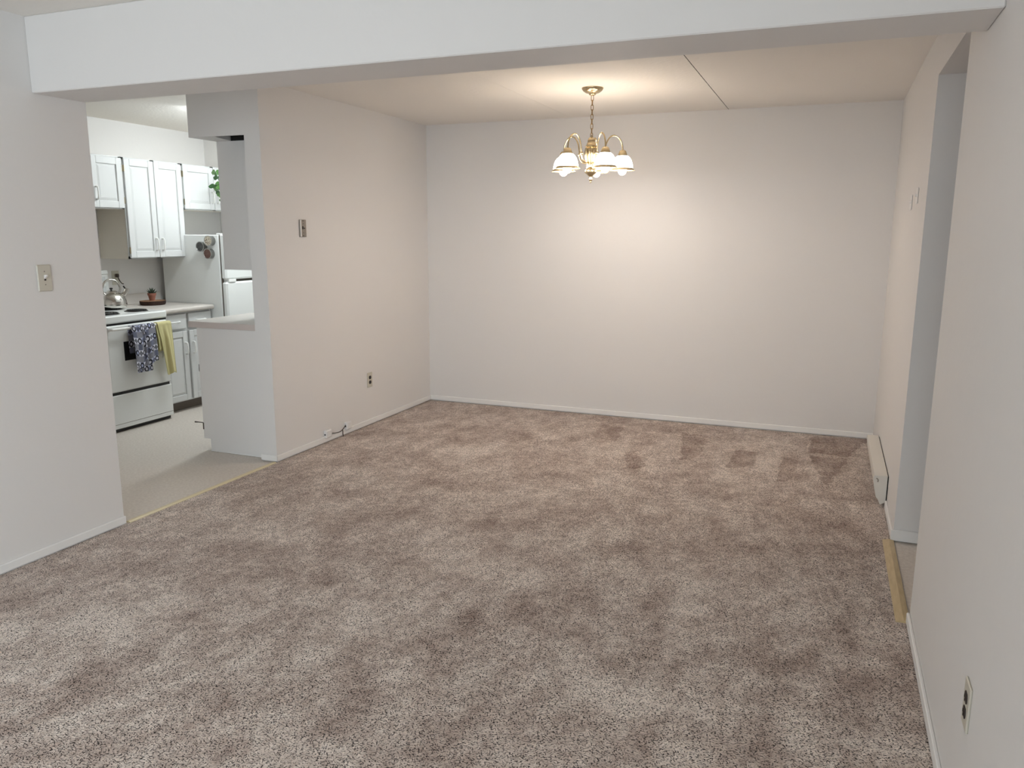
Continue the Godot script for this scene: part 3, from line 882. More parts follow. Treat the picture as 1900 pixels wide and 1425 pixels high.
func kitchen_room() -> void:
	var w: Material = M.wall
	struct("wall_kitchen_left", S().span(V(XK - T, 0, ZF), V(XK, HC, ZB + 0.1)), w)
	struct("wall_kitchen_front", S().span(V(XK - T, 0, ZB), V(XL - T, HC, ZB + T)), w)
	struct("floor_kitchen", S().span(V(XK, -0.05, ZF), V(XL - 0.0, -0.002, ZB)), M.vinyl)
	var sf := struct("soffit", soffit_shape(), w)
	part(sf, "shade_hollow", soffit_shade_hollow(), M.gap)  # made-up hollow, its near-black lining stands for shadow under the soffit
	# boxed bulkhead across the far kitchen corner above the cabinets
	struct("pipe_chase", S().span(V(XK, 2.115, ZF), V(XK + 0.75, HC, -6.19)), w)
	# fluorescent fitting hidden from the camera by the soffit
	var a := V(-4.40, 0, -5.45)
	var t := thing("ceiling_light", "fluorescent ceiling fitting of the kitchen behind the soffit", "ceiling light", V(a.x, HC, a.z))
	part(t, "base", S().span(V(a.x - 0.045, 2.405, a.z - 0.62), V(a.x + 0.045, HC, a.z + 0.62), 0.006), M.cabinet)
	var lens := mat(Color(0.95, 0.98, 1.0), 0.4)
	lens.emission_enabled = true
	lens.emission = Color(0.93, 0.98, 1.0)
	lens.emission_energy_multiplier = 3.0
	part(t, "lens", S().span(V(a.x - 0.085, 2.345, a.z - 0.60), V(a.x + 0.085, 2.405, a.z + 0.60), 0.02), lens)
	var l := AreaLight3D.new()
	l.name = "tube_light"
	l.area_size = Vector2(0.16, 1.18)
	l.light_color = Color(0.94, 0.98, 1.0)
	l.light_energy = KITCHEN
	l.area_range = 9.0
	l.area_attenuation = 2.0
	l.shadow_enabled = true
	l.rotation = V(-PI / 2, 0, 0)
	l.position = V(0, 2.34 - HC, 0)
	t.add_child(l, true)
	for s in [-1.0, 1.0]:
		# light out of the two sides of the wrap-round lens
		var e := AreaLight3D.new()
		e.name = "lens_side_light"
		e.area_size = Vector2(1.18, 0.05)
		e.light_color = Color(0.94, 0.98, 1.0)
		e.light_energy = KITCHEN * 0.27
		e.area_range = 9.0
		e.area_attenuation = 2.0
		e.shadow_enabled = true
		e.rotation = V(0, -PI / 2 * s, 0)
		e.position = V(0.09 * s, 2.375 - HC, 0)
		t.add_child(e, true)
		# and out of its top, past the narrow base
		var up := AreaLight3D.new()
		up.name = "lens_top_light"
		up.area_size = Vector2(0.035, 1.18)
		up.light_color = Color(0.94, 0.98, 1.0)
		up.light_energy = KITCHEN * 0.10
		up.area_range = 9.0
		up.area_attenuation = 2.0
		up.shadow_enabled = true
		up.rotation = V(PI / 2, 0, 0)
		up.position = V(0.066 * s, 2.408 - HC, 0)
		t.add_child(up, true)


# the soffit is closed below on its left; the near-black hollow on its right is added to imitate shade
func soffit_shape() -> Shape:
	var s := S().span(V(-3.923, 2.12, ZF), V(-3.478, HC, -4.40)).span(V(-3.923, 2.12, -4.165), V(-3.478, HC, ZK))
	s.prism(PackedVector2Array([Vector2(-3.923, -4.40), Vector2(-3.80, -4.40), Vector2(-3.73, -4.165), Vector2(-3.923, -4.165)]), V(0, 2.12, 0), V(1, 0, 0), V(0, 0, 1), V(0, HC - 2.12, 0))
	return s

func soffit_shade_hollow() -> Shape:
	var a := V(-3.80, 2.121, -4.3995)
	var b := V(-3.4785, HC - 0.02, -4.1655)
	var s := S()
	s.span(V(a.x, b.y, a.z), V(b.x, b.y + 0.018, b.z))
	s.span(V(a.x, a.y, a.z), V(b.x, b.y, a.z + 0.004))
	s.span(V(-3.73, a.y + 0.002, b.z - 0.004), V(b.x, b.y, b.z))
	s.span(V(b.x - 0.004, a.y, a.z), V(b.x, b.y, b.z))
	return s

# a framed cabinet door facing +x, with its raised panel
func cabinet_door(parent: Node, called: String, x: float, y0: float, y1: float, z0: float, z1: float, m: Material, rail := 0.055) -> MeshInstance3D:
	var th := 0.019
	var s := S()
	s.span(V(x - th, y0, z0), V(x, y1, z0 + rail), 0.003)
	s.span(V(x - th, y0, z1 - rail), V(x, y1, z1), 0.003)
	s.span(V(x - th, y0, z0 + rail), V(x, y0 + rail, z1 - rail), 0.003)
	s.span(V(x - th, y1 - rail, z0 + rail), V(x, y1, z1 - rail), 0.003)
	var d := part(parent, called, s, m)
	var g := 0.002
	var q := S()
	# panel with a sloped field edge
	var a := V(x - 0.011, y0 + rail, z0 + rail)
	var b := V(x - 0.011, y1 - rail, z1 - rail)
	var k := 0.022
	var xi := x - 0.004
	q.span(V(x - th, a.y - g, a.z - g), V(x - 0.011, b.y + g, b.z + g))
	q.face([V(xi, a.y + k, a.z + k), V(xi, a.y + k, b.z - k), V(xi, b.y - k, b.z - k), V(xi, b.y - k, a.z + k)], V(1, 0, 0))
	q.face([V(a.x, a.y, a.z), V(a.x, a.y, b.z), V(xi, a.y + k, b.z - k), V(xi, a.y + k, a.z + k)], V(k, -0.007, 0).normalized())
	q.face([V(a.x, b.y, a.z), V(a.x, b.y, b.z), V(xi, b.y - k, b.z - k), V(xi, b.y - k, a.z + k)], V(k, 0.007, 0).normalized())
	q.face([V(a.x, a.y, a.z), V(a.x, b.y, a.z), V(xi, b.y - k, a.z + k), V(xi, a.y + k, a.z + k)], V(k, 0, -0.007).normalized())
	q.face([V(a.x, a.y, b.z), V(a.x, b.y, b.z), V(xi, b.y - k, b.z - k), V(xi, a.y + k, b.z - k)], V(k, 0, 0.007).normalized())
	part(d, "door_panel", q, m)
	return d

# a bow handle on a face at x, from a to b (y, z)
func bow(parent: Node, x: float, a: Vector2, b: Vector2) -> void:
	var p0 := V(x - 0.002, a.x, a.y)
	var p1 := V(x - 0.002, b.x, b.y)
	var d := (p1 - p0) * 0.12
	part(parent, "handle", S().tube(curve([p0, p0 + V(0.018, 0, 0), p0 + V(0.028, 0, 0) + d, (p0 + p1) * 0.5 + V(0.030, 0, 0), p1 + V(0.028, 0, 0) - d, p1 + V(0.018, 0, 0), p1], 5), 0.0066, 8), M.handle)

func hinge_on(parent: Node, x: float, y: float, z: float) -> void:
	part(parent, "hinge", S().box(V(x + 0.002, y, z), V(0.008, 0.052, 0.010), 0.002), M.hinge)


func kitchen_left() -> void:
	# wall cabinets over the stove, over the counter, over the refrigerator
	var xf := -5.35
	for e in [
		["wall_cabinet", "small white two-door wall cabinet above the stove", 1.70, -4.905, -4.29, 1],
		["wall_cabinet", "tall white two-door wall cabinet hanging over the kitchen counter", 1.30, -5.535, -4.91, 2],
		["wall_cabinet", "short white two-door wall cabinet above the refrigerator", 1.715, -6.30, -5.54, 3],
	]:
		var z0: float = e[3]
		var z1: float = e[4]
		var y0: float = e[2]
		var t := thing(e[0], e[1], "cabinet", V((XK + xf) / 2, y0, (z0 + z1) / 2), "white kitchen wall cabinets")
		part(t, "carcass", S().span(V(XK, y0, z0), V(xf - 0.02, 2.112, z1), 0.002), M.cabinet_side)
		var fr := S()
		var zm := (z0 + z1) / 2
		fr.span(V(xf - 0.0198, y0, z0), V(xf - 0.012, y0 + 0.022, z1)).span(V(xf - 0.0198, 2.09, z0), V(xf - 0.012, 2.112, z1))
		fr.span(V(xf - 0.0198, y0, z0), V(xf - 0.012, 2.112, z0 + 0.022)).span(V(xf - 0.0198, y0, z1 - 0.022), V(xf - 0.012, 2.112, z1)).span(V(xf - 0.0198, y0, zm - 0.02), V(xf - 0.012, 2.112, zm + 0.02))
		part(t, "face_frame", fr, M.cabinet)
		var da := cabinet_door(t, "door", xf + 0.006, y0 + 0.008, 2.102, zm + 0.003, z1 - 0.008, M.cabinet)
		var db := cabinet_door(t, "door", xf + 0.006, y0 + 0.008, 2.102, z0 + 0.008, zm - 0.003, M.cabinet)
		bow(da, xf + 0.006, Vector2(y0 + 0.165, zm + 0.033), Vector2(y0 + 0.07, zm + 0.033))
		bow(db, xf + 0.006, Vector2(y0 + 0.165, zm - 0.033), Vector2(y0 + 0.07, zm - 0.033))
		for y in [y0 + 0.07, 2.025]:
			hinge_on(da, xf + 0.001, y, z1 - 0.006)
			hinge_on(db, xf + 0.001, y, z0 + 0.006)
	# base cabinet between stove and refrigerator
	var bx := -5.08
	var z0 := -5.50
	var z1 := -4.905
	var t := thing("base_cabinet", "white base cabinet with two drawers and two doors between stove and refrigerator", "cabinet", V(-5.38, 0, (z0 + z1) / 2))
	part(t, "carcass", S().span(V(XK + 0.002, 0.085, z0), V(bx - 0.021, 0.852, z1)), M.cabinet)
	part(t, "toe_kick", S().span(V(XK + 0.002, 0, z0 + 0.002), V(-5.165, 0.085, z1 - 0.002)), M.toe)
	var zm := -5.198
	for k in 2:
		var a: float = zm + 0.006 if k == 0 else z0 + 0.012
		var b: float = z1 - 0.012 if k == 0 else zm - 0.022
		var d := cabinet_door(t, "door", bx, 0.095, 0.690, a, b, M.cabinet, 0.05)
		var hz: float = zm + 0.034 if k == 0 else zm - 0.052
		bow(d, bx, Vector2(0.590, hz), Vector2(0.495, hz))
		for y in [0.16, 0.62]:
			hinge_on(d, bx - 0.006, y, z1 - 0.008 if k == 0 else z0 + 0.008)
		var dr := part(t, "drawer", S().span(V(bx - 0.02, 0.712, a), V(bx, 0.838, b), 0.004), M.cabinet)
		var zc := (a + b) / 2
		bow(dr, bx, Vector2(0.775, zc - 0.05), Vector2(0.775, zc + 0.05))
	# countertop with rolled front edge and low backsplash
	var ct := thing("countertop", "speckled beige laminate countertop between the stove and the refrigerator", "countertop", V(-5.36, 0.853, (z0 + z1) / 2))
	var prof := PackedVector2Array([Vector2(0, 0.853), Vector2(0.612, 0.853), Vector2(0.626, 0.857), Vector2(0.632, 0.868), Vector2(0.632, 0.882), Vector2(0.626, 0.890), Vector2(0.612, 0.894), Vector2(0, 0.894)])
	part(ct, "worktop", S().prism(prof, V(XK, 0, -5.498), V(1, 0, 0), V(0, 1, 0), V(0, 0, 5.498 - 4.90)), M.laminate)
	part(ct, "backsplash", S().span(V(XK, 0.894, -5.498), V(XK + 0.02, 0.988, -4.94), 0.004), M.laminate)


func stove() -> void:
	var z0 := -4.888
	var z1 := -4.288
	var xf := -4.98
	var zc := (z0 + z1) / 2
	var t := thing("stove", "white electric coil stove with two dish towels on its oven handle", "stove", V(-5.32, 0, zc))
	part(t, "body", S().span(V(-5.66, 0.03, z0), V(xf - 0.03, 0.862, z1), 0.004), M.appliance)
	part(t, "plinth", S().span(V(-5.6, 0.0, z0 + 0.01), V(xf - 0.035, 0.035, z1 - 0.01)), M.black)
	# cooktop with rounded lip
	part(t, "cooktop", S().span(V(-5.655, 0.862, z0 - 0.003), V(xf - 0.02, 0.896, z1 + 0.003), 0.008).span(V(xf - 0.045, 0.838, z0 - 0.003), V(xf, 0.896, z1 + 0.003), 0.010), M.appliance)
	part(t, "vent_gap", S().span(V(xf - 0.04, 0.822, z0 + 0.004), V(xf - 0.012, 0.840, z1 - 0.004)), M.black)
	# oven door, its window and its handle
	var d := part(t, "oven_door", S().span(V(xf - 0.035, 0.312, z0 + 0.004), V(xf, 0.822, z1 - 0.004), 0.010), M.appliance)
	part(d, "oven_window", S().span(V(xf - 0.002, 0.545, z0 + 0.15), V(xf + 0.0025, 0.692, z1 - 0.15), 0.002), M.black)
	part(d, "handle", S().tube(curve([V(xf - 0.003, 0.795, z1 - 0.03), V(xf + 0.025, 0.797, z1 - 0.032), V(xf + 0.036, 0.797, z1 - 0.06), V(xf + 0.036, 0.797, zc), V(xf + 0.036, 0.797, z0 + 0.06), V(xf + 0.025, 0.797, z0 + 0.032), V(xf - 0.003, 0.795, z0 + 0.03)], 5), 0.011, 10), M.handle)
	part(t, "drawer_gap", S().span(V(xf - 0.04, 0.285, z0 + 0.02), V(xf - 0.01, 0.312, z1 - 0.02)), M.black)
	var dr := part(t, "drawer", S().span(V(xf - 0.035, 0.028, z0 + 0.004), V(xf - 0.001, 0.290, z1 - 0.004), 0.006), M.appliance)
	part(dr, "groove", S().span(V(xf - 0.004, 0.062, z0 + 0.012), V(xf - 0.0005, 0.065, z1 - 0.012)), M.toe)
	# backguard with knobs and a clock window
	var bg := PackedVector2Array([Vector2(0, 0.862), Vector2(0.085, 0.862), Vector2(0.085, 0.90), Vector2(0.068, 1.17), Vector2(0.075, 1.175), Vector2(0.068, 1.205), Vector2(0.0, 1.205)])
	var g := part(t, "backguard", S().prism(bg, V(-5.665, 0, z0), V(1, 0, 0), V(0, 1, 0), V(0, 0, z1 - z0)), M.appliance)
	part(g, "control_panel", S().span(V(-5.594, 0.965, z0 + 0.03), V(-5.588, 1.15, z1 - 0.03), 0.002), mat(rgb(214, 216, 216), 0.2))
	part(g, "clock", S().span(V(-5.589, 1.06, zc - 0.06), V(-5.585, 1.12, zc + 0.06)), M.black)
	for e in [-0.23, -0.15, 0.15, 0.23]:
		part(g, "knob", S().lathe(V(-5.588, 1.09, zc + e), [Vector2(0.026, 0), Vector2(0.026, 0.006), Vector2(0.019, 0.010), Vector2(0.017, 0.026), Vector2(0, 0.027)], 20, V(1, 0, 0)).box(V(-5.560, 1.09, zc + e), V(0.006, 0.034, 0.007), 0.002), M.handle)
	# four coil burners over dark pans
	for e in [[-5.145, -4.735, 0.078], [-5.145, -4.435, 0.096], [-5.45, -4.735, 0.096], [-5.45, -4.435, 0.078]]:
		var c := V(e[0], 0, e[1])
		var r: float = e[2]
		part(t, "drip_pan", S().lathe(c, [Vector2(0, 0.8975), Vector2(r * 0.9, 0.8975), Vector2(r + 0.004, 0.901), Vector2(r + 0.010, 0.899), Vector2(r + 0.012, 0.895)].map(func(p): return p), 36), M.black)
		var sp := []
		for i in 110:
			var a := TAU * 4.0 * i / 109.0
			var q := lerpf(0.016, r, i / 109.0)
			sp.append(c + V(cos(a) * q, 0.9055, sin(a) * q))
		part(t, "coil", S().tube(sp, 0.0042, 6), M.black)


func fridge() -> void:
	var xb := -4.965
	var xd := -4.900
	var z1 := -5.508
	var z0 := -6.25
	var zc := (z0 + z1) / 2
	var t := thing("refrigerator", "white top-freezer refrigerator at the end of the kitchen counter", "refrigerator", V(-5.29, 0, zc))
	part(t, "cabinet_body", S().span(V(-5.62, 0.03, z0), V(xb, 1.498, z1), 0.006), M.appliance)
	part(t, "plinth", S().span(V(-5.58, 0, z0 + 0.02), V(xb - 0.02, 0.03, z1 - 0.02)), M.toe)
	part(t, "gasket", S().span(V(xb, 0.06, z0 + 0.012), V(xb + 0.008, 1.49, z1 - 0.010)), M.toe)
	var f := part(t, "freezer_door", S().span(V(xb + 0.008, 1.112, z0), V(xd, 1.506, z1), 0.014), M.appliance)
	var d := part(t, "fridge_door", S().span(V(xb + 0.008, 0.06, z0), V(xd, 1.090, z1), 0.014), M.appliance)
	part(t, "hinge", S().span(V(xb - 0.01, 1.088, z1 - 0.12), V(xd + 0.004, 1.114, z1 - 0.03), 0.003), M.handle)
	part(t, "hinge_cover", S().span(V(xb - 0.03, 1.496, z1 - 0.07), V(xd - 0.01, 1.512, z1 - 0.01), 0.004), M.handle)
	part(d, "handle", S().tube(curve([V(xd - 0.004, 1.05, z0 + 0.045), V(xd + 0.03, 1.04, z0 + 0.045), V(xd + 0.036, 0.95, z0 + 0.045), V(xd + 0.03, 0.72, z0 + 0.045), V(xd - 0.004, 0.70, z0 + 0.045)], 5), 0.010, 8), M.handle)
	part(f, "handle", S().tube(curve([V(xd - 0.004, 1.15, z0 + 0.045), V(xd + 0.03, 1.16, z0 + 0.045), V(xd + 0.034, 1.25, z0 + 0.045), V(xd + 0.03, 1.34, z0 + 0.045), V(xd - 0.004, 1.35, z0 + 0.045)], 5), 0.010, 8), M.handle)
	# three round magnetic tins on its side
	for e in [
		[-5.035, 1.447, "round magnetic spice tin with pale speckled contents, topmost on the refrigerator side", rgb(206, 196, 176), 0.10, rgb(96, 78, 60)],
		[-5.130, 1.396, "round magnetic spice tin with dark grey contents, leftmost on the refrigerator side", rgb(70, 70, 68), 0.5, rgb(52, 52, 50)],
		[-5.052, 1.336, "round magnetic spice tin with reddish brown contents, lowest on the refrigerator side", rgb(108, 78, 68), 0.5, rgb(88, 56, 46)],
	]:
		var c := V(e[0], e[1], z1)
		var tin := thing("spice_tin", e[2], "tin", c, "magnetic tins on the refrigerator")
		part(tin, "can", S().lathe(c, [Vector2(0.041, 0), Vector2(0.043, 0.002), Vector2(0.043, 0.040), Vector2(0.045, 0.042), Vector2(0.045, 0.048), Vector2(0.040, 0.048), Vector2(0.039, 0.046)], 32, V(0, 0, 1)), M.tin)
		var fill := mat(e[3], 0.35)
		part(tin, "lid_window", S().lathe(c, [Vector2(0.0395, 0.044), Vector2(0.0395, 0.046), Vector2(0, 0.0465)], 32, V(0, 0, 1)), fill)
		var r := RandomNumberGenerator.new()
		r.seed = 5
		var bits := S()
		for i in 26:
			var a := r.randf() * TAU
			var q := sqrt(r.randf()) * 0.034
			bits.box(c + V(cos(a) * q, sin(a) * q, 0.0465), V(r.randf_range(0.003, 0.007), r.randf_range(0.003, 0.007), 0.0016), 0.0006)
		part(tin, "contents", bits, mat(e[5], 0.6)).set_meta("kind", "stuff")


func kitchen_right() -> void:
	var zr := -5.60
	var zp := -4.20
	# base cabinet run along the back of the dining wall; its end panel faces the camera
	var t := thing("base_cabinet", "white base cabinet run whose plain end panel stands beside the dining wall", "cabinet", V(-3.75, 0, (zr + zp) / 2))
	var prof := PackedVector2Array([Vector2(0, 0.0), Vector2(0.487, 0.0), Vector2(0.487, 0.088), Vector2(0.545, 0.088), Vector2(0.545, 0.872), Vector2(0, 0.872)])
	part(t, "end_panel", S().prism(prof, V(-3.478, 0, zp - 0.018), V(-1, 0, 0), V(0, 1, 0), V(0, 0, 0.018)), M.wall)
	part(t, "carcass", S().span(V(-4.0, 0.088, zr), V(-3.48, 0.872, zp - 0.019)), M.cabinet)
	part(t, "toe_kick", S().span(V(-3.96, 0, zr), V(-3.48, 0.088, zp - 0.019)), M.toe)
	var z := zp - 0.022
	for k in 3:
		var a := z - 0.44
		part(t, "door", S().span(V(-4.021, 0.10, a), V(-4.001, 0.70, z), 0.003), M.cabinet)
		part(t, "drawer", S().span(V(-4.021, 0.715, a), V(-4.001, 0.85, z), 0.003), M.cabinet)
		z = a - 0.006
	part(t, "hinge", S().box(V(-4.027, 0.59, zp - 0.020), V(0.008, 0.05, 0.036), 0.001), M.gap)
	part(t, "edge_trim", S().span(V(-3.965, 0.0, zp), V(-3.48, 0.006, zp + 0.004)), M.trim)
	var ct := thing("countertop", "beige laminate countertop stub ending beside the dining wall, its square edge towards the living room", "countertop", V(-3.78, 0.874, (zr + zp) / 2))
	part(ct, "worktop", S().span(V(-4.078, 0.874, zr), V(-3.478, 0.916, zp + 0.016), 0.0015), M.laminate)
	part(ct, "edge_band", S().span(V(-4.0785, 0.876, zp + 0.0155), V(-3.4785, 0.9145, zp + 0.0175)), mat(rgb(206, 194, 188), 0.5))
	# upper cabinet run under the soffit; only its end panel shows
	var u := thing("wall_cabinet", "wall cabinet run under the soffit showing its plain end panel above the pass-through", "cabinet", V(-3.7, 1.262, (zr - 4.4) / 2))
	part(u, "end_panel", S().span(V(-3.925, 1.262, -4.418), V(-3.478, 2.12, -4.40)), M.wall)
	part(u, "carcass", S().span(V(-3.905, 1.262, zr), V(-3.478, 2.12, -4.419)), M.cabinet)
	z = -4.422
	for k in 3:
		part(u, "door", S().span(V(-3.925, 1.266, z - 0.385), V(-3.906, 2.115, z), 0.003), M.cabinet)
		z -= 0.391
	# bent dark rod on the low edge of the end panel
	var s := thing("door_stop", "thin dark bent rod sticking out of the low edge of the kitchen end panel", "door stop", V(-4.06, 0.17, zp - 0.01))
	part(s, "rod", S().tube([V(-4.020, 0.197, zp - 0.008), V(-4.070, 0.197, zp - 0.008), V(-4.105, 0.196, zp - 0.008)], [0.0035, 0.0035, 0.0055], 8), M.cable)
	part(s, "plate", S().span(V(-4.026, 0.152, zp - 0.010), V(-4.018, 0.2, zp + 0.003)), M.cable)


func small_things() -> void:
	# kettle on the back burner
	var c := V(-5.43, 0.91, -4.765)
	var t := thing("kettle", "shiny stainless steel kettle on the stove's back burner", "kettle", c)
	part(t, "body", S().lathe(c, [Vector2(0, 0.0), Vector2(0.096, 0.0), Vector2(0.106, 0.005), Vector2(0.110, 0.024), Vector2(0.108, 0.054), Vector2(0.099, 0.084), Vector2(0.081, 0.109), Vector2(0.058, 0.124), Vector2(0.040, 0.129), Vector2(0.0, 0.131)], 48), M.steel)
	var lid := part(t, "lid", S().lathe(c, [Vector2(0.043, 0.126), Vector2(0.043, 0.131), Vector2(0.030, 0.138), Vector2(0, 0.140)], 32), M.steel)
	part(lid, "knob", S().lathe(c, [Vector2(0.006, 0.139), Vector2(0.006, 0.146), Vector2(0.013, 0.152), Vector2(0.012, 0.160), Vector2(0, 0.163)], 18), M.black)
	var d := V(0.35, 0, -0.94).normalized()
	var sp := part(t, "spout", S().tube([c + d * 0.075 + V(0, 0.085, 0), c + d * 0.105 + V(0, 0.112, 0), c + d * 0.118 + V(0, 0.135, 0)], [0.024, 0.019, 0.017], 16), M.steel)
	part(sp, "whistle", S().tube([c + d * 0.116 + V(0, 0.131, 0), c + d * 0.126 + V(0, 0.150, 0)], [0.020, 0.017], 16), M.steel)
	part(sp, "lever", S().tube([c + d * 0.112 + V(0, 0.148, 0), c + d * 0.098 + V(0, 0.172, 0)], [0.005, 0.006], 8), M.black)
	part(t, "handle", S().tube(curve([c + d * 0.062 + V(0, 0.118, 0), c + d * 0.070 + V(0, 0.160, 0), c + d * 0.045 + V(0, 0.212, 0), c + V(0, 0.226, 0), c - d * 0.045 + V(0, 0.212, 0), c - d * 0.070 + V(0, 0.160, 0), c - d * 0.062 + V(0, 0.118, 0)], 6), 0.008, 10), M.steel)
	# wood slice with a potted succulent
	var w := V(-5.49, 0.8945, -5.235)
	var slice := thing("wood_slice", "round wood slice tray with dark bark rim on the kitchen counter", "tray", w)
	var bark := mat(rgb(58, 38, 28), 0.9)
	bark.albedo_texture = noise_tex(0.08, 128, Color(0.45, 0.42, 0.4), Color(1.6, 1.5, 1.4), 41)
	bark.uv1_triplanar = true
	bark.uv1_scale = Vector3.ONE * 9.0
	var rim := S()
	var lump := FastNoiseLite.new()
	lump.seed = 2
	var ring := func(h: float, k: float) -> Array:
		var o := []
		for i in 40:
			var a := TAU * i / 40.0
			var r := k * (0.112 + 0.010 * lump.get_noise_2d(cos(a) * 60.0, sin(a) * 60.0 + h * 300.0))
			o.append(w + V(cos(a) * r * 0.9, h, sin(a) * r))
		return o
	var levels := [ring.call(0.0, 0.92), ring.call(0.012, 0.985), ring.call(0.028, 1.0), ring.call(0.036, 0.99)]
	for k in 3:
		for i in 40:
			var p: Vector3 = levels[k][i]
			var q: Vector3 = levels[k][(i + 1) % 40]
			var nm := ((p + q) * 0.5 - w) * V(1, 0, 1)
			rim.face([p, q, levels[k + 1][(i + 1) % 40], levels[k + 1][i]], nm.normalized())
	rim.face(levels[0], Vector3.DOWN)
	part(slice, "bark", rim, bark)
	var top := S()
	var lvl := []
	for p in levels[3]:
		lvl.append(p + V(0, -0.0005, 0))
	for i in 40:
		top.face([w + V(0, 0.0355, 0), lvl[i], lvl[(i + 1) % 40]], Vector3.UP)
	part(slice, "cut_face", top, mat(rgb(150, 112, 82), 0.7))
	var pc := w + V(0, 0.0355, 0)
	var pot := thing("potted_succulent", "small terracotta pot with a dark spiky succulent on the wood slice", "plant", pc)
	part(pot, "pot", S().lathe(pc, [Vector2(0, 0), Vector2(0.022, 0), Vector2(0.031, 0.046), Vector2(0.035, 0.046), Vector2(0.036, 0.066), Vector2(0.032, 0.066), Vector2(0.031, 0.058)], 28), mat(rgb(150, 98, 82), 0.8))
	part(pot, "soil", S().lathe(pc, [Vector2(0.0315, 0.056), Vector2(0.0315, 0.058), Vector2(0, 0.061)], 20), mat(rgb(48, 38, 30), 0.95))
	var green := mat(rgb(52, 66, 52), 0.5)
	for i in 11:
		var a := TAU * i * 0.382
		var lean := lerpf(0.15, 1.15, i / 10.0)
		var dd := V(cos(a) * sin(lean), cos(lean), sin(a) * sin(lean))
		var b := pc + V(0, 0.058, 0)
		part(pot, "leaf", S().tube([b, b + dd * 0.018, b + dd * 0.036 + V(0, 0.002, 0), b + dd * 0.052 + V(0, 0.006, 0)], [0.005, 0.0065, 0.0045, 0.0006], 7), green)
	# kitchen outlet above the counter with a plugged-in cord
	var ko := V(XK, 1.133, -5.037)
	var o := thing("wall_outlet", "beige outlet with a plug in it on the kitchen wall behind the kettle", "outlet", ko, "", PI / 2)
	part(o, "plate", S().box(V(0, 0, 0.003), V(0.072, 0.118, 0.006), 0.002), M.ivory, false)
	for s in [-1.0, 1.0]:
		part(o, "receptacle", S().box(V(0, s * 0.02, 0.0065), V(0.03, 0.027, 0.002), 0.001), M.ivory, false)
	var cd := thing("power_cord", "dark plug and cord hanging from the kitchen outlet behind the kettle", "cord", V(XK + 0.02, 1.14, -5.037))
	part(cd, "plug", S().span(V(XK + 0.009, 1.138, -5.052), V(XK + 0.035, 1.168, -5.026), 0.005), M.cable)
	part(cd, "cord", S().tube(curve([V(XK + 0.03, 1.145, -5.036), V(XK + 0.045, 1.11, -5.04), V(XK + 0.035, 1.085, -5.07), V(XK + 0.03, 1.08, -5.09)], 5), 0.004, 8), M.cable)
	towels()
	fridge_plant()


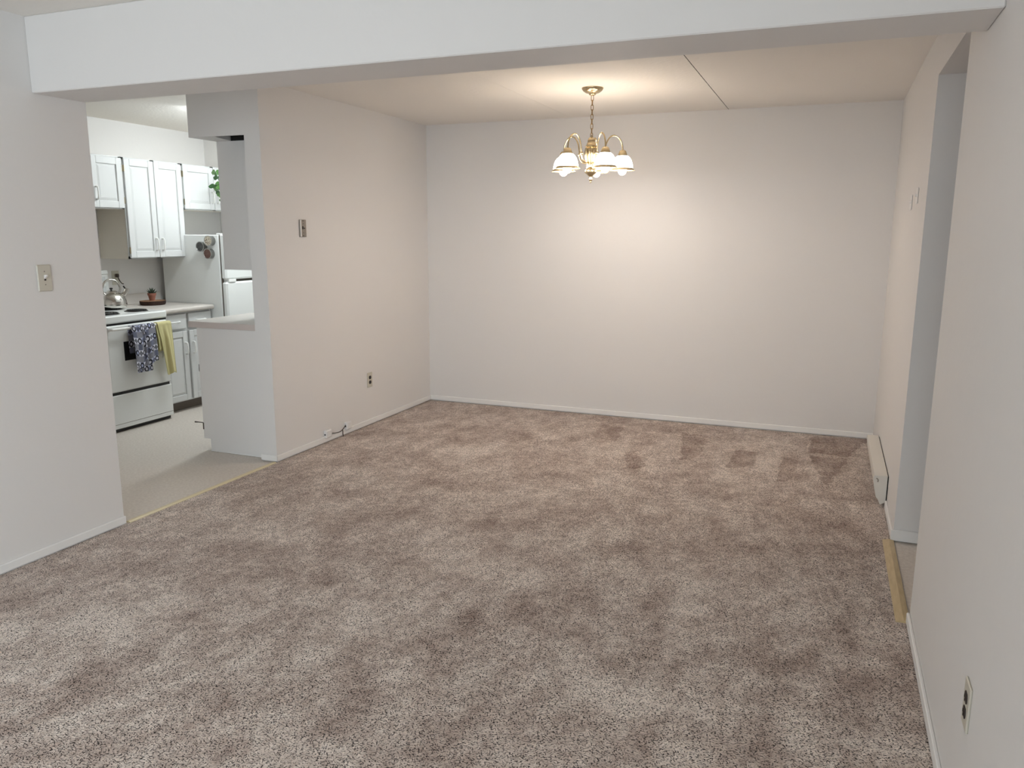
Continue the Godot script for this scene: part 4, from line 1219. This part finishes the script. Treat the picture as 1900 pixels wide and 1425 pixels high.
func towels() -> void:
	# bold printed tea towel and a plain yellow one, folded over the oven handle
	var n := 256
	var im := Image.create(n, n * 2, false, Image.FORMAT_RGB8)
	var ink := rgb(30, 30, 42)
	var pale := rgb(216, 216, 228)
	var mid := rgb(160, 165, 196)
	for y in n * 2:
		for x in n:
			var cell := Vector2i(x / 43, y / 43)
			var p := Vector2((x % 43) / 21.5 - 1.0, (y % 43) / 21.5 - 1.0)
			var r := p.length()
			var a := atan2(p.y, p.x)
			var kind := (cell.x * 2 + cell.y * 3) % 4
			var on := false
			if kind == 0:
				on = fposmod(r * 3.2, 1.0) < 0.6
			elif kind == 1:
				on = absf(p.x) + absf(p.y) < 0.95 and absf(p.x) + absf(p.y) > 0.62 or r < 0.45 + 0.16 * cos(a * 6.0) and r > 0.14
			elif kind == 2:
				on = fposmod((p.x + p.y) * 2.6, 1.0) < 0.5 or fposmod((p.x - p.y) * 2.6, 1.0) < 0.28
			else:
				on = r > 0.30 + 0.28 * absf(cos(a * 4.0)) and r < 1.02
			var ground := mid if (cell.x + cell.y) % 3 == 0 else pale
			im.set_pixel(x, y, ink if on else ground)
	var print_mat := mat(Color.WHITE, 0.9)
	print_mat.albedo_texture = ImageTexture.create_from_image(im)
	print_mat.rim_enabled = true
	print_mat.rim = 0.2
	var hx := -4.944
	var hy := 0.797
	var drape := func(u: float, v: float, za: float, zb: float, front: float, back: float, ph: float, slant: float) -> Vector3:
		# v runs from the back hem over the handle to the front hem
		var total := back + 0.05 + front
		var s := v * total
		var spread := 0.006 * sin(u * TAU * 1.6 + ph) + 0.004 * sin(u * TAU * 3.1 + ph * 2.0)
		var z := lerpf(za, zb, u)
		if s < back:
			return V(hx - 0.017 - 0.004, hy - (back - s), z)
		if s < back + 0.05:
			var a := PI * (s - back) / 0.05
			return V(hx - cos(a) * 0.0185, hy + sin(a) * 0.017, z)
		var down := s - back - 0.05
		var k := clampf(down / 0.12, 0.0, 1.0)
		return V(hx + 0.018 + spread * k + 0.010 * k, hy - down, z - slant * down)
	var t := thing("dish_towel", "navy and white patterned dish towel hanging on the oven handle", "towel", V(hx, 0.45, -4.59), "towels on the oven handle")
	part(t, "front_fold", S().sheet(func(u, v): return drape.call(u, v, -4.475, -4.700, 0.300 + 0.02 * sin(u * 5.0), 0.20, 0.6, 0.02), 28, 40, 0.004), print_mat)
	part(t, "under_fold", S().sheet(func(u, v): return drape.call(u, v, -4.482, -4.640, 0.352, 0.19, 0.6, 0.02) - V(0.006 if v > 0.5 else 0.0, 0.0005, 0), 20, 40, 0.003), print_mat)
	var yellow := mat(rgb(208, 199, 146), 0.9)
	yellow.rim_enabled = true
	yellow.rim = 0.2
	var q := thing("dish_towel", "plain pale yellow dish towel hanging on the oven handle", "towel", V(hx, 0.4, -4.81), "towels on the oven handle")
	part(q, "front_fold", S().sheet(func(u, v): return drape.call(u, v, lerpf(-4.722, -4.765, clampf(v * 1.4 - 0.4, 0, 1)), -4.868, 0.405 + 0.012 * sin(u * 7.0), 0.22, 2.2, 0.05) + V(0.006 * sin(u * 9.0 + v * 3.0) * clampf(v * 2.0 - 1.0, 0, 1), 0, 0), 26, 44, 0.005), yellow)
	part(q, "under_fold", S().sheet(func(u, v): return drape.call(u, v, -4.716, -4.80, 0.20, 0.21, 1.0, 0.03) - V(0.008 if v > 0.5 else 0.0, 0.001, 0), 14, 30, 0.004), yellow)


func fridge_plant() -> void:
	# leafy plant in a pot on top of the refrigerator; most of it is behind the near cabinet run
	var c := V(-5.04, 1.513, -5.82)
	var t := thing("potted_plant", "green leafy plant standing on the refrigerator before the short cabinet", "plant", c)
	part(t, "pot", S().lathe(c, [Vector2(0, 0), Vector2(0.05, 0), Vector2(0.07, 0.12), Vector2(0.075, 0.12), Vector2(0.075, 0.135), Vector2(0.066, 0.135), Vector2(0.064, 0.12), Vector2(0, 0.12)], 28), M.white_plastic)
	var green := mat(rgb(86, 128, 66), 0.45)
	green.backlight_enabled = true
	green.backlight = Color(0.12, 0.2, 0.06)
	var deep := mat(rgb(50, 88, 46), 0.5)
	var r := RandomNumberGenerator.new()
	r.seed = 8
	for k in 5:
		var a := TAU * k / 5.0 + 0.3
		var tip := c + V(-0.105 + cos(a) * 0.07, 0.47 + 0.07 * sin(k * 2.0), sin(a) * 0.09)
		var line := curve([c + V(0, 0.11, 0), c + V(-0.03 + cos(a) * 0.03, 0.25, sin(a) * 0.03), tip], 8)
		var stem := part(t, "stem", S().tube(line, 0.0035, 6), deep)
		for i in range(3, line.size()):
			for s in [-1.0, 1.0]:
				var p: Vector3 = line[i]
				var out := V(-0.75 * s - 0.2, 0.35 + 0.3 * cos(i * 1.7), 0.35 * sin(i + k * 2.0)).normalized()
				var len := r.randf_range(0.045, 0.068)
				var side := out.cross(V(0.45 + 0.4 * sin(i * 2.3 + k), 0.45 * cos(i + k * 1.0), 0.8).normalized()).normalized()
				var wide := len * 0.36
				var leaf := func(u: float, v: float) -> Vector3:
					var w := wide * sin(PI * clampf(v, 0.001, 0.999)) * (u * 2.0 - 1.0) + 0.0004 * (u - 0.5)
					return p + out * (v * len) + side * w + V(0, -0.25 * v * v * len - 4.0 * w * w, 0)
				part(stem, "leaf", S().sheet(leaf, 4, 6, 0.001), green if (i + k) % 3 else deep)
